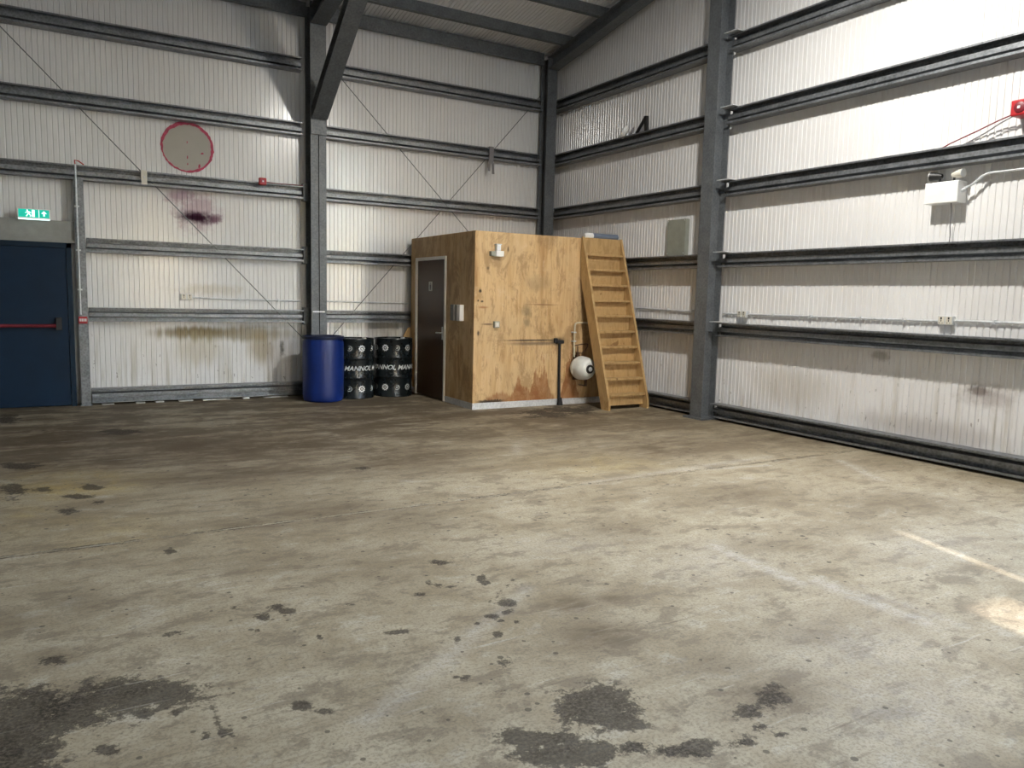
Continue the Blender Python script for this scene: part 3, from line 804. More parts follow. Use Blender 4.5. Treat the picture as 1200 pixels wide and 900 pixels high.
# wall rails: sigma shaped cold formed steel
RP = [(0, 0), (.16, 0), (.16, .024), (.157, .024), (.157, .003), (.030, .003), (.030, .050), (.110, .064), (.110, .112), (.030, .126), (.030, .177), (.157, .177),
      (.157, .162), (.16, .162), (.16, .18), (0, .18)]
RZ = [4.88, 3.98, 3.08, 2.175, 1.28, .212]
def rail_back(x0, x1, k, label, group):
    o = obj('wall_rail', MB().prism([(-a, b_) for a, b_ in RP], (x0, SHEET, RZ[k] - .18), (x1, SHEET, RZ[k] - .18), (0, 1, 0), (0, 0, 1)), 'rail')
    return tag(o, label, 'wall rail', group)
def rail_gable(y0, y1, k, label, group):
    o = obj('wall_rail', MB().prism([(-a, b_) for a, b_ in RP], (SHEET, y0, RZ[k] - .18), (SHEET, y1, RZ[k] - .18), (1, 0, 0), (0, 0, 1)), 'rail')
    return tag(o, label, 'wall rail', group)
G1, G2, G3, G4 = ['rails of the bay %s' % s for s in ('with the painted circle', 'with the crossing rods', 'behind the stair', 'with the emergency light')]
rail_back(-9.9, -4.265, 0, 'grey steel wall rail nearest the roof, above the painted circle', G1)
rail_back(-9.9, -4.265, 1, 'grey wall rail touching the top of the painted circle', G1)
rail_back(-9.9, -4.265, 2, 'grey wall rail just below the painted circle, with red alarm', G1)
rail_back(-7.06, -4.265, 3, 'grey wall rail under the purple smudge, level with door top', G1)
rail_back(-7.06, -4.265, 4, 'grey wall rail under the double socket beside the blue door', G1)
rail_back(-7.06, -4.205, 5, 'floor rail between the blue door post and the blue drum', G1)
rail_back(-3.965, -.175, 0, 'highest grey rail behind the crossing bracing rods', G2)
rail_back(-3.965, -.175, 1, 'grey rail with the cloth strap hanging over it', G2)
rail_back(-3.965, -.175, 2, 'grey rail where the bracing rods cross, above the plywood room', G2)
rail_back(-3.965, -2.30, 3, 'short grey rail ending at the plywood room, below its top', G2)
rail_back(-3.965, -2.30, 4, 'short grey rail just above the black drums', G2)
rail_back(-3.965, -2.30, 5, 'floor rail hidden behind the three drums', G2)
rail_gable(.02, -3.845, 0, 'topmost rail on the gable wall between corner and gable column', G3)
rail_gable(.02, -3.845, 1, 'gable rail carrying the white scrap and black bracket', G3)
rail_gable(.02, -3.845, 2, 'gable rail above the grey wall panel behind the stair', G3)
rail_gable(.02, -3.845, 3, 'gable rail directly under the grey wall panel', G3)
rail_gable(.02, -3.845, 4, 'waist-high gable rail partly hidden behind the wooden stair', G3)
rail_gable(-2.20, -3.845, 5, 'floor rail behind the foot of the wooden stair', G3)
rail_gable(-4.062, -10.1, 0, 'topmost rail on the bright wall beside the gable column', G4)
rail_gable(-4.062, -10.1, 1, 'rail above the red alarm sounder on the bright wall', G4)
rail_gable(-4.062, -10.1, 2, 'rail between the red sounder and the emergency light', G4)
rail_gable(-4.062, -10.1, 3, 'rail below the emergency light, met by its hanging cable', G4)
rail_gable(-4.062, -10.1, 4, 'waist-high rail just under the sockets on the bright wall', G4)
rail_gable(-4.062, -10.1, 5, 'black-shadowed floor rail along the foot of the bright wall', G4)

# bracing rods between the columns
def rod(p0, p1, label):
    return tag(obj('bracing_rod', MB().tube([p0, p1], .0065, 8), STEEL), label, 'rod', 'wall bracing rods')
rod((-8.66, .055, 5.44), (-4.22, .055, .815), 'thin steel rod slanting across the wall past the painted circle')
rod((-3.95, .048, 4.955), (-.90, .048, 1.985), 'thin rod falling from the knee-braced column behind the plywood room')
rod((-.185, .070, 4.965), (-3.92, .070, .775), 'thin rod rising from behind the drums to the corner column')
t = thing('rod_clip', 'small beige clamp where the rod crosses the rail below the circle', 'clamp', (-6.36, .0, 3.0))
part('clamp_plate', MB().box(-6.40, -6.33, -.014, .0, 2.91, 3.09), 'off_white', t)
part('bolt', MB().lathe([(.012, 0), (.012, .01), (0, .012)], (-6.365, -.014, 3.0), 'y', 8), 'galv', t)

# ------------------------------------------------------------------ blue fire door, post, lintel
t = thing('door_1', 'dark blue steel fire door with a red push bar', 'door', (-7.72, 0, 0), kind='structure')
DX0, DX1 = -8.28, -7.235
part('leaf', MB().box(DX0 + .06, DX1 - .06, .005, .05, .012, 2.03), 'blue_door', t, .004)
fr = MB().box(DX0, DX0 + .06, -.012, .10, 0, 2.095).box(DX1 - .058, DX1, -.012, .10, 0, 2.095).box(DX0, DX1, -.012, .10, 2.032, 2.095)
part('frame', fr, 'blue_frame', t)
pb = part('push_bar', MB().tube([(DX0 + .15, -.075, 1.045), (DX1 - .20, -.075, 1.045)], .021, 12), 'red_dark', t)
for x in (DX0 + .13, DX1 - .17):
    part('bar_bracket', MB().box(x - .035, x + .035, -.085, .005, .99, 1.15), 'black', pb, .008)
tag(obj('trim_1', MB().box(-8.4, -7.19, .03, .11, 2.10, 2.37).box(-8.4, -7.19, -.005, .11, 2.095, 2.125), 'lintel'),
    'plain grey lintel panel over the blue door', 'lintel', kind='structure')

t = thing('door_post', 'galvanised steel post beside the blue door', 'post', (-7.135, .0, 0))
part('post_channel', MB().prism([(-.055, -.03), (.055, -.03), (.055, .118), (.047, .118), (.047, -.02), (-.047, -.02), (-.047, .118), (-.055, .118)], (-7.13, 0, 0), (-7.13, 0, 2.898), (1, 0, 0), (0, 1, 0)), 'rail', t)
part('foot_plate', MB().box(-7.2, -7.06, -.05, .1, 0, .012), 'rail', t)

t = thing('conduit', 'white vertical conduit running down the door post to the call point', 'conduit', (-7.155, -.045, 1.15))
part('pipe', MB().tube([(-7.158, -.045, 1.19), (-7.156, -.045, 3.08)], .011, 8), 'galv', t)
for z in (1.5, 2.0, 2.55):
    part('saddle', MB().box(-7.185, -7.128, -.06, -.03, z, z + .02), 'galv', t)
tag(obj('alarm_cable', MB().tube([(-7.156, -.045, 3.07), (-7.16, -.045, 3.13), (-7.12, -.04, 3.125), (-7.06, .0, 3.09)], .008, 6), 'red'),
    'short red cable looping out of the conduit top above the door', 'cable')

t = thing('call_point', 'small red fire alarm call point on the post beside the blue door', 'call point', (-7.135, -.05, 1.09))
part('body', MB().box(-7.185, -7.085, -.085, -.03, 1.075, 1.165), 'red', t, .006)
for i in range(4):
    part('white_mark', MB().box(-7.173 + i * .021, -7.159 + i * .021, -.0875, -.084, 1.105, 1.14), 'print', t)

# exit sign
t = thing('exit_sign', 'lit green emergency exit sign above the blue door', 'sign', (-7.62, .0, 2.36))
part('housing', MB().box(-7.80, -7.445, -.06, .03, 2.365, 2.49), 'white', t, .006)
part('sign_face', MB().box(-7.785, -7.46, -.064, -.058, 2.385, 2.482), 'sign_green', t)
part('light_strip', MB().box(-7.79, -7.455, -.064, -.02, 2.357, 2.372), 'sign_white', t)
part('picture_gap', MB().box(-7.572, -7.566, -.067, -.063, 2.385, 2.482), 'sign_white', t)
man = MB()
yv = -.0675
def fig(pts, mb): mb.add([(x, yv, z) for x, z in pts], [tuple(range(len(pts)))])
cx, cz = -7.68, 2.434
fig([(cx - .012 + .009 * math.cos(a), cz + .034 + .009 * math.sin(a)) for a in np.linspace(0, 5.8, 10)], man)
fig([(cx - .015, cz + .022), (cx + .010, cz + .022), (cx + .014, cz - .008), (cx - .008, cz - .008)], man)
fig([(cx - .008, cz - .008), (cx + .004, cz - .008), (cx - .020, cz - .040), (cx - .030, cz - .036)], man)
fig([(cx + .002, cz - .008), (cx + .014, cz - .008), (cx + .028, cz - .026), (cx + .022, cz - .042), (cx + .014, cz - .040), (cx + .016, cz - .026)], man)
fig([(cx - .015, cz + .020), (cx - .034, cz + .006), (cx - .030, cz + .000), (cx - .010, cz + .012)], man)
fig([(cx + .010, cz + .020), (cx + .030, cz + .008), (cx + .026, cz + .002), (cx + .008, cz + .012)], man)
fig([(cx + .036, cz - .042), (cx + .066, cz - .042), (cx + .066, cz + .042), (cx + .036, cz + .042)], man)
part('running_figure', man, 'sign_white', t)
ar = MB()
ax_, az_ = -7.515, 2.434
fig([(ax_ - .008, az_ - .03), (ax_ + .008, az_ - .03), (ax_ + .008, az_ + .002), (ax_ + .03, az_ + .002), (ax_, az_ + .034), (ax_ - .03, az_ + .002), (ax_ - .008, az_ + .002)], ar)
part('arrow', ar, 'sign_white', t)

# painted round patch with its pink ring
t = thing('round_patch', 'beige painted circle with a ragged pink ring on the white wall', 'painted circle', (-5.80, SHEET, 3.48))
pr = MB()
PC, PR = (-5.800, 3.475), .338
ring_o, ring_i = [], []
N = 72
for k in range(N):
    a = 2 * math.pi * k / N
    wid = .020 + .020 * max(0, math.cos(a - .9)) + .024 * max(0, math.cos(a - 2.3)) ** 3 + .016 * max(0, math.cos(a + .7)) ** 2 + random.uniform(-.006, .010)
    ring_o.append((PR + random.uniform(-.006, .006), a)); ring_i.append((PR - max(.008, wid * .9), a))
def pc(ra, y): return (PC[0] + ra[0] * math.cos(ra[1]), y, PC[1] + ra[0] * math.sin(ra[1]))
vs = [pc((PR - .004, 2 * math.pi * k / N), SHEET - .006) for k in range(N)] + [pc((PR - .004, 2 * math.pi * k / N), SHEET + .004) for k in range(N)]
pr.add(vs, [tuple(range(N))] + [(k, (k + 1) % N, N + (k + 1) % N, N + k) for k in range(N)])
part('disc', pr, 'patch', t)
rg = MB()
vs = [pc(q, SHEET - .010) for q in ring_o] + [pc(q, SHEET - .010) for q in ring_i] + [pc(q, SHEET) for q in ring_o]
rg.add(vs, [(k, (k + 1) % N, N + (k + 1) % N, N + k) for k in range(N)] + [(k, 2 * N + k, 2 * N + (k + 1) % N, (k + 1) % N) for k in range(N)])
part('pink_ring', rg, 'pink', t)
for (x, z, w, h) in ((-5.615, 3.41, .022, .012), (-5.805, 3.34, .008, .024), (-5.805, 3.25, .008, .016), (-5.806, 3.54, .006, .018), (-5.655, 3.235, .016, .030)):
    part('paint_fleck', MB().add([(x - w, SHEET - .009, z - h * .6), (x - w * .2, SHEET - .009, z - h), (x + w, SHEET - .009, z - h * .3), (x + w * .6, SHEET - .009, z + h), (x - w * .5, SHEET - .009, z + h * .8)], [(0, 1, 2, 3, 4)]), 'pink', t)

# red sounder on the rail
t = thing('alarm_sounder', 'small red alarm sounder on the rail below the painted circle', 'alarm', (-4.85, -.01, 3.05), 'alarm sounders')
part('body', MB().box(-4.90, -4.80, -.07, .0, 3.035, 3.135), 'red', t, .010)
part('horn_face', MB().box(-4.875, -4.825, -.074, -.068, 3.06, 3.11), 'pink', t, .006)
part('pilot_window', MB().box(-4.86, -4.84, -.077, -.072, 3.075, 3.095), 'print', t)
tag(obj('alarm_cable', MB().tube([(-4.80, -.03, 3.085), (-4.62, -.012, 3.078), (-4.45, -.010, 3.084), (-4.27, -.010, 3.085)], .006, 6), 'red_dark'),
    'red cable running along the rail from the small sounder', 'cable')

# sockets and conduit
def socket(x, y, z, wdir, label, gang=2):
    """metal-clad socket; wdir 'x' on the back wall, 'y' on the gable wall"""
    t = thing('wall_socket', label, 'socket', (x, y, z), 'metal-clad sockets')
    W, H, D = .075 * gang, .088, .05
    def bx(a0, a1, d0, d1, z0, z1):
        if wdir == 'x':
            return MB().box(x + a0, x + a1, y - d1, y - d0, z + z0, z + z1)
        return MB().box(x - d1, x - d0, y + a0, y + a1, z + z0, z + z1)
    part('back_box', bx(-W / 2, W / 2, 0, D, -H / 2, H / 2), 'galv', t, .004)
    for s in ((-1, 1) if gang == 2 else (0,)):
        o = part('outlet_plate', bx(s * W / 4 - .030, s * W / 4 + .030, D, D + .005, -H / 2 + .006, H / 2 - .006), 'off_white', t, .002)
        part('switch_rocker', bx(s * W / 4 - .007, s * W / 4 + .007, D + .005, D + .009, .012, .032), 'black', o)
        part('pin_slot', bx(s * W / 4 - .004, s * W / 4 + .004, D + .005, D + .0065, -.012, .006), 'black', o)
        part('pin_slot', bx(s * W / 4 - .018, s * W / 4 - .008, D + .005, D + .0065, -.028, -.022), 'black', o)
        part('pin_slot', bx(s * W / 4 + .008, s * W / 4 + .018, D + .005, D + .0065, -.028, -.022), 'black', o)
    return t
socket(-5.86, SHEET, 1.44, 'x', 'double metal socket on the wall between blue door and drums')
socket(SHEET, -4.42, 1.40, 'y', 'metal socket on the bright wall close to the gable column')
socket(SHEET, -7.05, 1.42, 'y', 'metal socket on the bright wall far from the column, below emergency light')
def conduit(pts, clips, label, axis):
    t = thing('conduit', label, 'conduit', pts[0], 'wall conduits')
    part('pipe', MB().tube(pts, .011, 8), 'galv', t)
    for c_ in clips:
        if axis == 'x':
            part('saddle', MB().box(c_[0] - .012, c_[0] + .012, SHEET - .036, SHEET, c_[1] - .02, c_[1] + .02), 'galv', t)
        else:
            part('saddle', MB().box(SHEET - .036, SHEET, c_[0] - .012, c_[0] + .012, c_[1] - .02, c_[1] + .02), 'galv', t)
    return t
conduit([(-5.785, SHEET - .02, 1.435), (-5.2, SHEET - .02, 1.42), (-4.28, SHEET - .02, 1.415)], [(-5.15, 1.42), (-4.6, 1.418)], 'thin conduit running from the double socket to the column', 'x')
conduit([(-3.95, SHEET - .02, 1.415), (-2.3, SHEET - .02, 1.41)], [(-3.3, 1.413)], 'thin conduit on the wall above the drums', 'x')
conduit([(SHEET - .02, -4.50, 1.40), (SHEET - .02, -5.6, 1.405), (SHEET - .02, -6.97, 1.41)], [(-4.9, 1.402), (-5.45, 1.405), (-6.1, 1.407), (-6.6, 1.41)], 'conduit linking the two sockets on the bright wall', 'y')
conduit([(SHEET - .02, -7.13, 1.42), (SHEET - .02, -8.2, 1.425), (SHEET - .02, -9.3, 1.43)], [(-7.5, 1.42), (-8.2, 1.425)], 'conduit leaving the socket below the emergency light', 'y')
conduit([(SHEET - .02, -4.07, 1.40), (SHEET - .02, -4.34, 1.40)], [], 'short conduit from the gable column to the nearest socket', 'y')
conduit([(SHEET - .02, -2.3, 1.43), (SHEET - .02, -3.84, 1.40)], [(-3.0, 1.42), (-3.5, 1.41)], 'conduit on the wall between the wooden stair and gable column', 'y')

# emergency twin spot, its conduit and cable
t = thing('emergency_light', 'white twin-spot emergency light box high on the bright wall', 'emergency light', (SHEET, -6.98, 2.55))
part('body', MB().box(.005, SHEET, -7.125, -6.795, 2.55, 2.755), 'white', t, .008)
for y_, s_, n_ in ((-6.93, 1, 'black'), (-7.03, -1, 'off_white')):
    h = part('spot_head', MB().tube([(.06, y_, 2.815), (.055, y_ + s_ * .05, 2.818), (.045, y_ + s_ * .11, 2.822)], [.022, .036, .044], 14), n_, t)
    part('lens', MB().tube([(.045, y_ + s_ * .109, 2.822), (.0445, y_ + s_ * .114, 2.822)], .040, 14), 'glass', h)
    part('spot_stem', MB().tube([(.06, y_ + s_ * .02, 2.752), (.06, y_ + s_ * .02, 2.80)], .011, 8), 'black', h)
t = thing('conduit', 'bent white conduit rising from the emergency light box', 'conduit', (SHEET, -7.13, 2.65))
part('pipe', MB().tube([(.07, -7.12, 2.66), (.08, -7.22, 2.71), (.09, -7.30, 2.78), (.095, -7.36, 2.80), (.098, -7.8, 2.80), (.098, -9.3, 2.80)], .012, 8), 'galv', t)
part('gland', MB().tube([(.07, -7.115, 2.655), (.075, -7.16, 2.675)], .018, 8), 'galv', t)
tag(obj('light_cable', MB().tube([(.06, -7.04, 2.55), (.085, -7.035, 2.45), (.10, -7.025, 2.33), (.105, -7.03, 2.25), (.10, -7.03, 2.178)], .006, 6), 'fabric'),
    'thin cable hanging from the emergency light to the rail', 'cable')

# big red sounder with cables
t = thing('alarm_sounder', 'red alarm sounder box at the picture edge on the bright wall', 'alarm', (SHEET, -7.62, 3.26), 'alarm sounders')
part('body', MB().box(-.01, SHEET, -7.70, -7.545, 3.255, 3.395), 'red', t, .012)
part('horn_face', MB().tube([(-.008, -7.622, 3.325), (-.016, -7.622, 3.325), (-.020, -7.622, 3.325)], [.050, .048, .040], 18), 'red_dark', t)
part('pilot_lamp', MB().box(-.026, -.020, -7.632, -7.608, 3.312, 3.336), 'print', t, .002)
tag(obj('alarm_cable', MB().tube([(.06, -7.545, 3.29), (.085, -7.40, 3.26), (.10, -7.20, 3.20), (.105, -6.95, 3.125), (.105, -6.85, 3.085)], .006, 6), 'red_dark'),
    'red cable curving from the alarm sounder down to the rail', 'cable')
tag(obj('alarm_cable', MB().tube([(.06, -7.55, 3.275), (.085, -7.42, 3.235), (.10, -7.28, 3.17), (.105, -7.12, 3.11), (.105, -7.05, 3.085)], .006, 6), 'fabric'),
    'grey cable curving under the red one from the alarm sounder', 'cable')

# grey panel and junk on the rail
t = thing('wall_panel', 'flat grey panel on the wall above the rail near the gable column', 'panel', (SHEET, -3.16, 2.18))
part('plate', MB().box(.085, SHEET, -3.34, -2.97, 2.18, 2.68), 'grey_panel', t, .004)
for y_, z_ in ((-3.32, 2.66), (-2.99, 2.66), (-3.32, 2.21), (-2.99, 2.21)):
    part('screw', MB().box(.082, .086, y_ - .006, y_ + .006, z_ - .006, z_ + .006), 'galv', t)
tag(obj('plastic_scrap', MB().tube([(.05, -1.90, 3.985), (.04, -1.95, 4.04), (.05, -1.99, 4.10), (.06, -2.02, 4.14)], [.03, .05, .05, .015], 10), 'white'),
    'white plastic scrap lying on the rail beside the black bracket', 'scrap')
tag(obj('plastic_scrap', MB().tube([(.05, -2.10, 3.985), (.05, -2.13, 4.03), (.06, -2.16, 4.09)], [.02, .022, .01], 8), 'fabric'),
    'thin grey scrap standing between white scrap and black bracket', 'scrap')
t = thing('angle_bracket', 'black bent bracket standing on the rail near the gable column', 'bracket', (.06, -2.40, 3.98))
part('arm', MB().prism([(-.02, -.012), (.02, -.012), (.02, .012), (-.02, .012)], (.05, -2.24, 3.99), (.05, -2.45, 4.20), (1, 0, 0), (0, .7, .7)), 'black', t)
part('arm', MB().prism([(-.02, -.03), (.02, -.03), (.02, .03), (-.02, .03)], (.05, -2.47, 3.985), (.05, -2.45, 4.20), (1, 0, 0), (0, 1, 0)), 'black', t)
# strap over the rail
t = thing('cloth_strap', 'grey cloth strap hanging over the rail above the plywood room', 'strap', (-1.15, 0, 3.6))
part('loop', MB().box(-1.20, -1.12, -.018, -.003, 3.72, 3.99).box(-1.20, -1.12, -.018, .11, 3.982, 3.996), 'fabric', t, .003)
part('tail', MB().prism([(-.022, -.005), (.022, -.005), (.022, .005), (-.022, .005)], (-1.135, -.012, 3.74), (-1.125, -.020, 3.56), (1, 0, 0), (0, 1, 0)), 'fabric', t)
part('tail', MB().prism([(-.020, -.005), (.020, -.005), (.020, .005), (-.020, .005)], (-1.19, -.014, 3.80), (-1.205, -.022, 3.60), (1, 0, 0), (0, 1, 0)), 'fabric', t)
# torn foam under the floor rail
t = thing('sealant_strip', 'torn white sealant along the floor under the rail by the door', 'sealant', (-5.7, 0, 0))
x = -6.95
pts = []
while x < -4.45:
    pts.append((x, random.uniform(.004, .018)))
    x += random.uniform(.05, .13)
for (xa, ha), (xb, hb) in zip(pts[:-1], pts[1:]):
    if random.random() < .75:
        part('sealant_lump', MB().add([(xa, -.005 - ha, 0), (xb, -.005 - hb, 0), (xb, -.002 - hb * .5, hb), (xa, -.002 - ha * .5, ha), (xa, .10, 0), (xb, .10, 0), (xb, .1, hb), (xa, .1, ha)],
               [(0, 1, 2, 3), (3, 2, 6, 7), (0, 3, 7, 4), (1, 5, 6, 2), (4, 7, 6, 5), (0, 4, 5, 1)]), 'foam', t)

# ------------------------------------------------------------------ drums
def drum_shell(c, r, h, hoops, chime):
    prof = [(0, .006), (r - .03, .006), (r - .012, .002), (r, .0), (r + .004, .012), (r - .002, .024)]
    for hz in hoops:
        prof += [(r - .004, hz - .030), (r, hz - .014), (r + .010, hz), (r, hz + .014), (r - .004, hz + .030)]
    prof += [(r - .002, h - .024), (r + .004, h - .012), (r, h), (r - .012, h), (r - .016, h - .018), (0, h - .018)]
    return MB().lathe(prof, c, 'z', 48)

def on_drum(c, r, ang0, vs, fs, z, off=.003):
    """wrap flat lettering (x along, y up) round a drum; ang0 is the direction of its centre"""
    out = []
    for p in vs:
        a = ang0 + p[0] / r
        out.append((c[0] + (r + off) * math.cos(a), c[1] + (r + off) * math.sin(a), z + p[1]))
    return MB().add(out, fs)

def gear(r0, r1, teeth=10):
    vs, fs = [], []
    n = teeth * 4
    for k in range(n):
        a = 2 * math.pi * k / n
        ro = r1 if k % 4 < 2 else r1 * .80
        vs += [(ro * math.cos(a), ro * math.sin(a)), (r0 * math.cos(a), r0 * math.sin(a))]
    for k in range(n):
        a, b = 2 * k, 2 * ((k + 1) % n)
        fs.append((a, b, b + 1, a + 1))
    m = len(vs)
    for k in range(10):
        a = 2 * math.pi * k / 10
        vs.append((r0 * .55 * math.cos(a), r0 * .55 * math.sin(a)))
    fs.append(tuple(range(m, m + 10)))
    return vs, fs

def swirl(s):
    vs, fs = [], []
    n = 16
    for k in range(n + 1):
        a = -2.4 + 4.4 * k / n
        w = s * (.12 + .16 * math.sin(math.pi * k / n))
        vs += [((s - w) * math.cos(a), (s - w) * math.sin(a)), ((s + w * .6) * math.cos(a), (s + w * .6) * math.sin(a))]
    fs += [(2 * k, 2 * k + 1, 2 * k + 3, 2 * k + 2) for k in range(n)]
    m = len(vs)
    vs += [(-s * .5, -s * .3), (s * .1, -s * .5), (s * .5, s * .2), (-s * .1, s * .5)]
    fs.append((m, m + 1, m + 2, m + 3))
    return vs, fs

TXT = text_mesh('MANNOL', .098, .28, .0018)
def black_drum(c, face, label, word0):
    t = thing('oil_drum', label, 'drum', (c[0], c[1], 0), 'black oil drums')
    r, h = .288, .885
    part('shell', drum_shell((c[0], c[1], 0), r, h, (.305, .595), .02), 'drum', t)
    for k in range(4):
        part('lettering', on_drum(c, r + .0, face + word0 + k * 2 * math.pi / 4, TXT[0], TXT[1], .450), 'print', t)
    for zc in (.745, .150):
        for k in range(10):
            a = face + word0 + .18 + k * 2 * math.pi / 10
            vs, fs = gear(.026, .052) if k % 2 == 0 else swirl(.036)
            part('emblem', on_drum(c, r, a, vs, fs, zc), 'print' if k % 4 == 0 else 'print_grey', t)
    cap = part('bung', MB().lathe([(.0, .022), (.032, .022), (.036, .0)], (c[0] + .15, c[1], h - .018), 'z', 14), 'galv', t)
    return t
FACE = math.atan2(-.957, -.29)
black_drum((-3.605, -.335), FACE, 'black oil drum standing between the blue drum and the other black drum', .17)
black_drum((-2.975, -.315), FACE, 'black oil drum standing next to the plywood room', -.70)

c = (-4.150, -.575)
t = thing('plastic_drum', 'tall plain blue plastic drum in front of the steel column', 'drum', (c[0], c[1], 0))
pr_ = [(0, .0), (.235, .0), (.268, .012), (.286, .05), (.289, .12), (.290, .45), (.289, .80), (.284, .855), (.272, .885), (.272, .905)]
part('shell', MB().lathe(pr_, (c[0], c[1], 0), 'z', 48), 'blue_drum', t)
part('lid_ring', MB().lathe([(.272, .890), (.292, .893), (.297, .910), (.297, .926), (.288, .936), (.272, .936), (.266, .920)], (c[0], c[1], 0), 'z', 48), 'blue_lid', t)
part('lid', MB().lathe([(.268, .918), (.20, .922), (.19, .914), (0, .914)], (c[0], c[1], 0), 'z', 48), 'blue_lid', t)

pb_ = MB().prism([(-2.70, .0), (-2.585, .0), (-2.585, 1.03), (-2.62, 1.03), (-2.70, .90)], (0, -.055, 0), (0, -.030, 0), (1, 0, 0), (0, 0, 1))
tag(obj('wood_offcut', pb_, 'timber'), 'slant-cut wooden board standing between black drum and plywood room', 'board')

# ------------------------------------------------------------------ plywood room
BX0, BX1, BY0, BY1, BH = -2.56, -.10, -2.17, -.006, 2.41
t = room = thing('plywood_room', 'plywood store room with a brown door, in the corner of the hall', 'store room', (BX0, BY0, 0))
TH = .018
part('front_sheet', MB().box(BX0, -1.331, BY0, BY0 + TH, .085, BH), 'ply', t, .0015)
part('front_sheet', MB().box(-1.329, BX1, BY0, BY0 + TH, .085, BH), 'ply', t, .0015)
DY0, DY1, DH = -1.30, -.215, 2.115
part('side_sheet', MB().box(BX0, BX0 + TH, BY0 + TH + .001, DY0, .085, BH), 'ply', t)
part('side_sheet', MB().box(BX0, BX0 + TH, DY0 + .0005, DY1 - .0005, DH, BH), 'ply', t)
part('side_sheet', MB().box(BX0, BX0 + TH, DY1, BY1, .085, BH), 'ply', t)
part('roof_sheet', MB().box(BX0 + .004, BX1, BY0 + .004, -.17, BH - .002, BH + .012), 'ply', t)
part('roof_sheet', MB().box(BX0 + .004, -.19, -.169, BY1, BH - .002, BH + .012), 'ply', t)
part('end_sheet', MB().box(BX1 - TH, BX1, BY0 + TH + .001, -.17, .085, BH), 'ply', t)
part('base_strip', MB().box(BX0 - .008, -1.78, BY0 - .010, BY0 + .03, 0, .088), 'galv', t)
part('base_strip', MB().box(-1.778, -1.14, BY0 - .010, BY0 + .03, 0, .088), 'galv', t)
part('base_strip', MB().box(-1.138, BX1, BY0 - .010, BY0 + .03, 0, .088), 'galv', t)
part('base_strip', MB().box(BX0 - .010, BX0 + .03, BY0 + .032, DY0, 0, .088), 'galv', t)
part('base_strip', MB().box(BX0 - .010, BX0 + .03, DY1, BY1, 0, .088), 'galv', t)
part('frame', MB().box(BX0 - .020, BX0 + .05, DY0, DY0 + .042, 0, DH).box(BX0 - .020, BX0 + .05, DY1 - .042, DY1, 0, DH).box(BX0 - .020, BX0 + .05, DY0 + .042, DY1 - .042, DH - .045, DH), 'door_frame', t)
dl = part('door', MB().box(BX0 + .006, BX0 + .045, DY0 + .045, DY1 - .045, .012, DH - .048), 'brown_door', t)
part('handle_plate', MB().box(BX0 - .002, BX0 + .006, DY0 + .10, DY0 + .145, .90, 1.09), 'galv', dl, .003)
part('handle', MB().tube([(BX0 + .0, DY0 + .122, 1.00), (BX0 - .045, DY0 + .122, 1.00), (BX0 - .052, DY0 + .14, 1.00), (BX0 - .050, DY0 + .23, .998)], .011, 8), 'galv', dl)
sg = part('sign_plate', MB().box(BX0 + .002, BX0 + .007, -.795, -.675, 1.61, 1.75), 'off_white', dl, .002)
def sfig(pts): return MB().add([(BX0 + .001, y_, z_) for y_, z_ in pts], [tuple(range(len(pts)))])
part('pictogram', sfig([(-.735 + .012 * math.cos(a), 1.722 + .012 * math.sin(a)) for a in np.linspace(0, 5.7, 10)]), 'black', sg)
part('pictogram', sfig([(-.757, 1.705), (-.713, 1.705), (-.717, 1.625), (-.753, 1.625)]), 'black', sg)

# fittings on the room
t = thing('control_box', 'slim green-grey control box beside the brown door', 'control box', (BX0, -1.61, 1.2), 'boxes beside the brown door')
part('case', MB().box(BX0 - .055, BX0, -1.655, -1.545, 1.20, 1.425), 'grey_panel', t, .005)
part('cover_label', MB().box(BX0 - .058, BX0 - .054, -1.64, -1.565, 1.30, 1.40), 'lintel', t)
part('edge_strip', MB().box(BX0 - .060, BX0 - .0, -1.672, -1.657, 1.20, 1.425), 'off_white', t)
t = thing('control_box', 'white-edged control box nearer the lit front of the plywood room', 'control box', (BX0, -1.79, 1.2), 'boxes beside the brown door')
part('case', MB().box(BX0 - .06, BX0, -1.775, -1.700, 1.20, 1.425), 'grey_panel', t, .004)
part('cover', MB().box(BX0 - .068, BX0, -1.872, -1.778, 1.20, 1.425), 'white', t, .005)

t = thing('security_light', 'small white light fitting high on the plywood room front', 'light fitting', (-2.26, BY0, 2.09))
part('body', MB().box(-2.275, -2.155, BY0 - .075, BY0, 2.09, 2.165), 'white', t, .006)
part('side_sensor', MB().box(-2.345, -2.277, BY0 - .06, BY0, 2.095, 2.158), 'grey_panel', t, .004)
h = part('lamp_head', MB().box(-2.26, -2.195, BY0 - .06, BY0, 2.168, 2.245), 'white', t, .006)
part('head_cap', MB().box(-2.268, -2.187, BY0 - .066, BY0, 2.245, 2.258), 'galv', h)

t = thing('light_switch', 'grey metal light switch on the plywood room front', 'switch', (-2.22, BY0, 1.12))
part('back_box', MB().box(-2.262, -2.180, BY0 - .045, BY0, 1.125, 1.212), 'grey_panel', t, .004)
pl = part('switch_plate', MB().box(-2.250, -2.192, BY0 - .049, BY0 - .044, 1.137, 1.200), 'off_white', t, .002)
part('rocker', MB().box(-2.228, -2.214, BY0 - .055, BY0 - .048, 1.155, 1.182), 'white', pl)

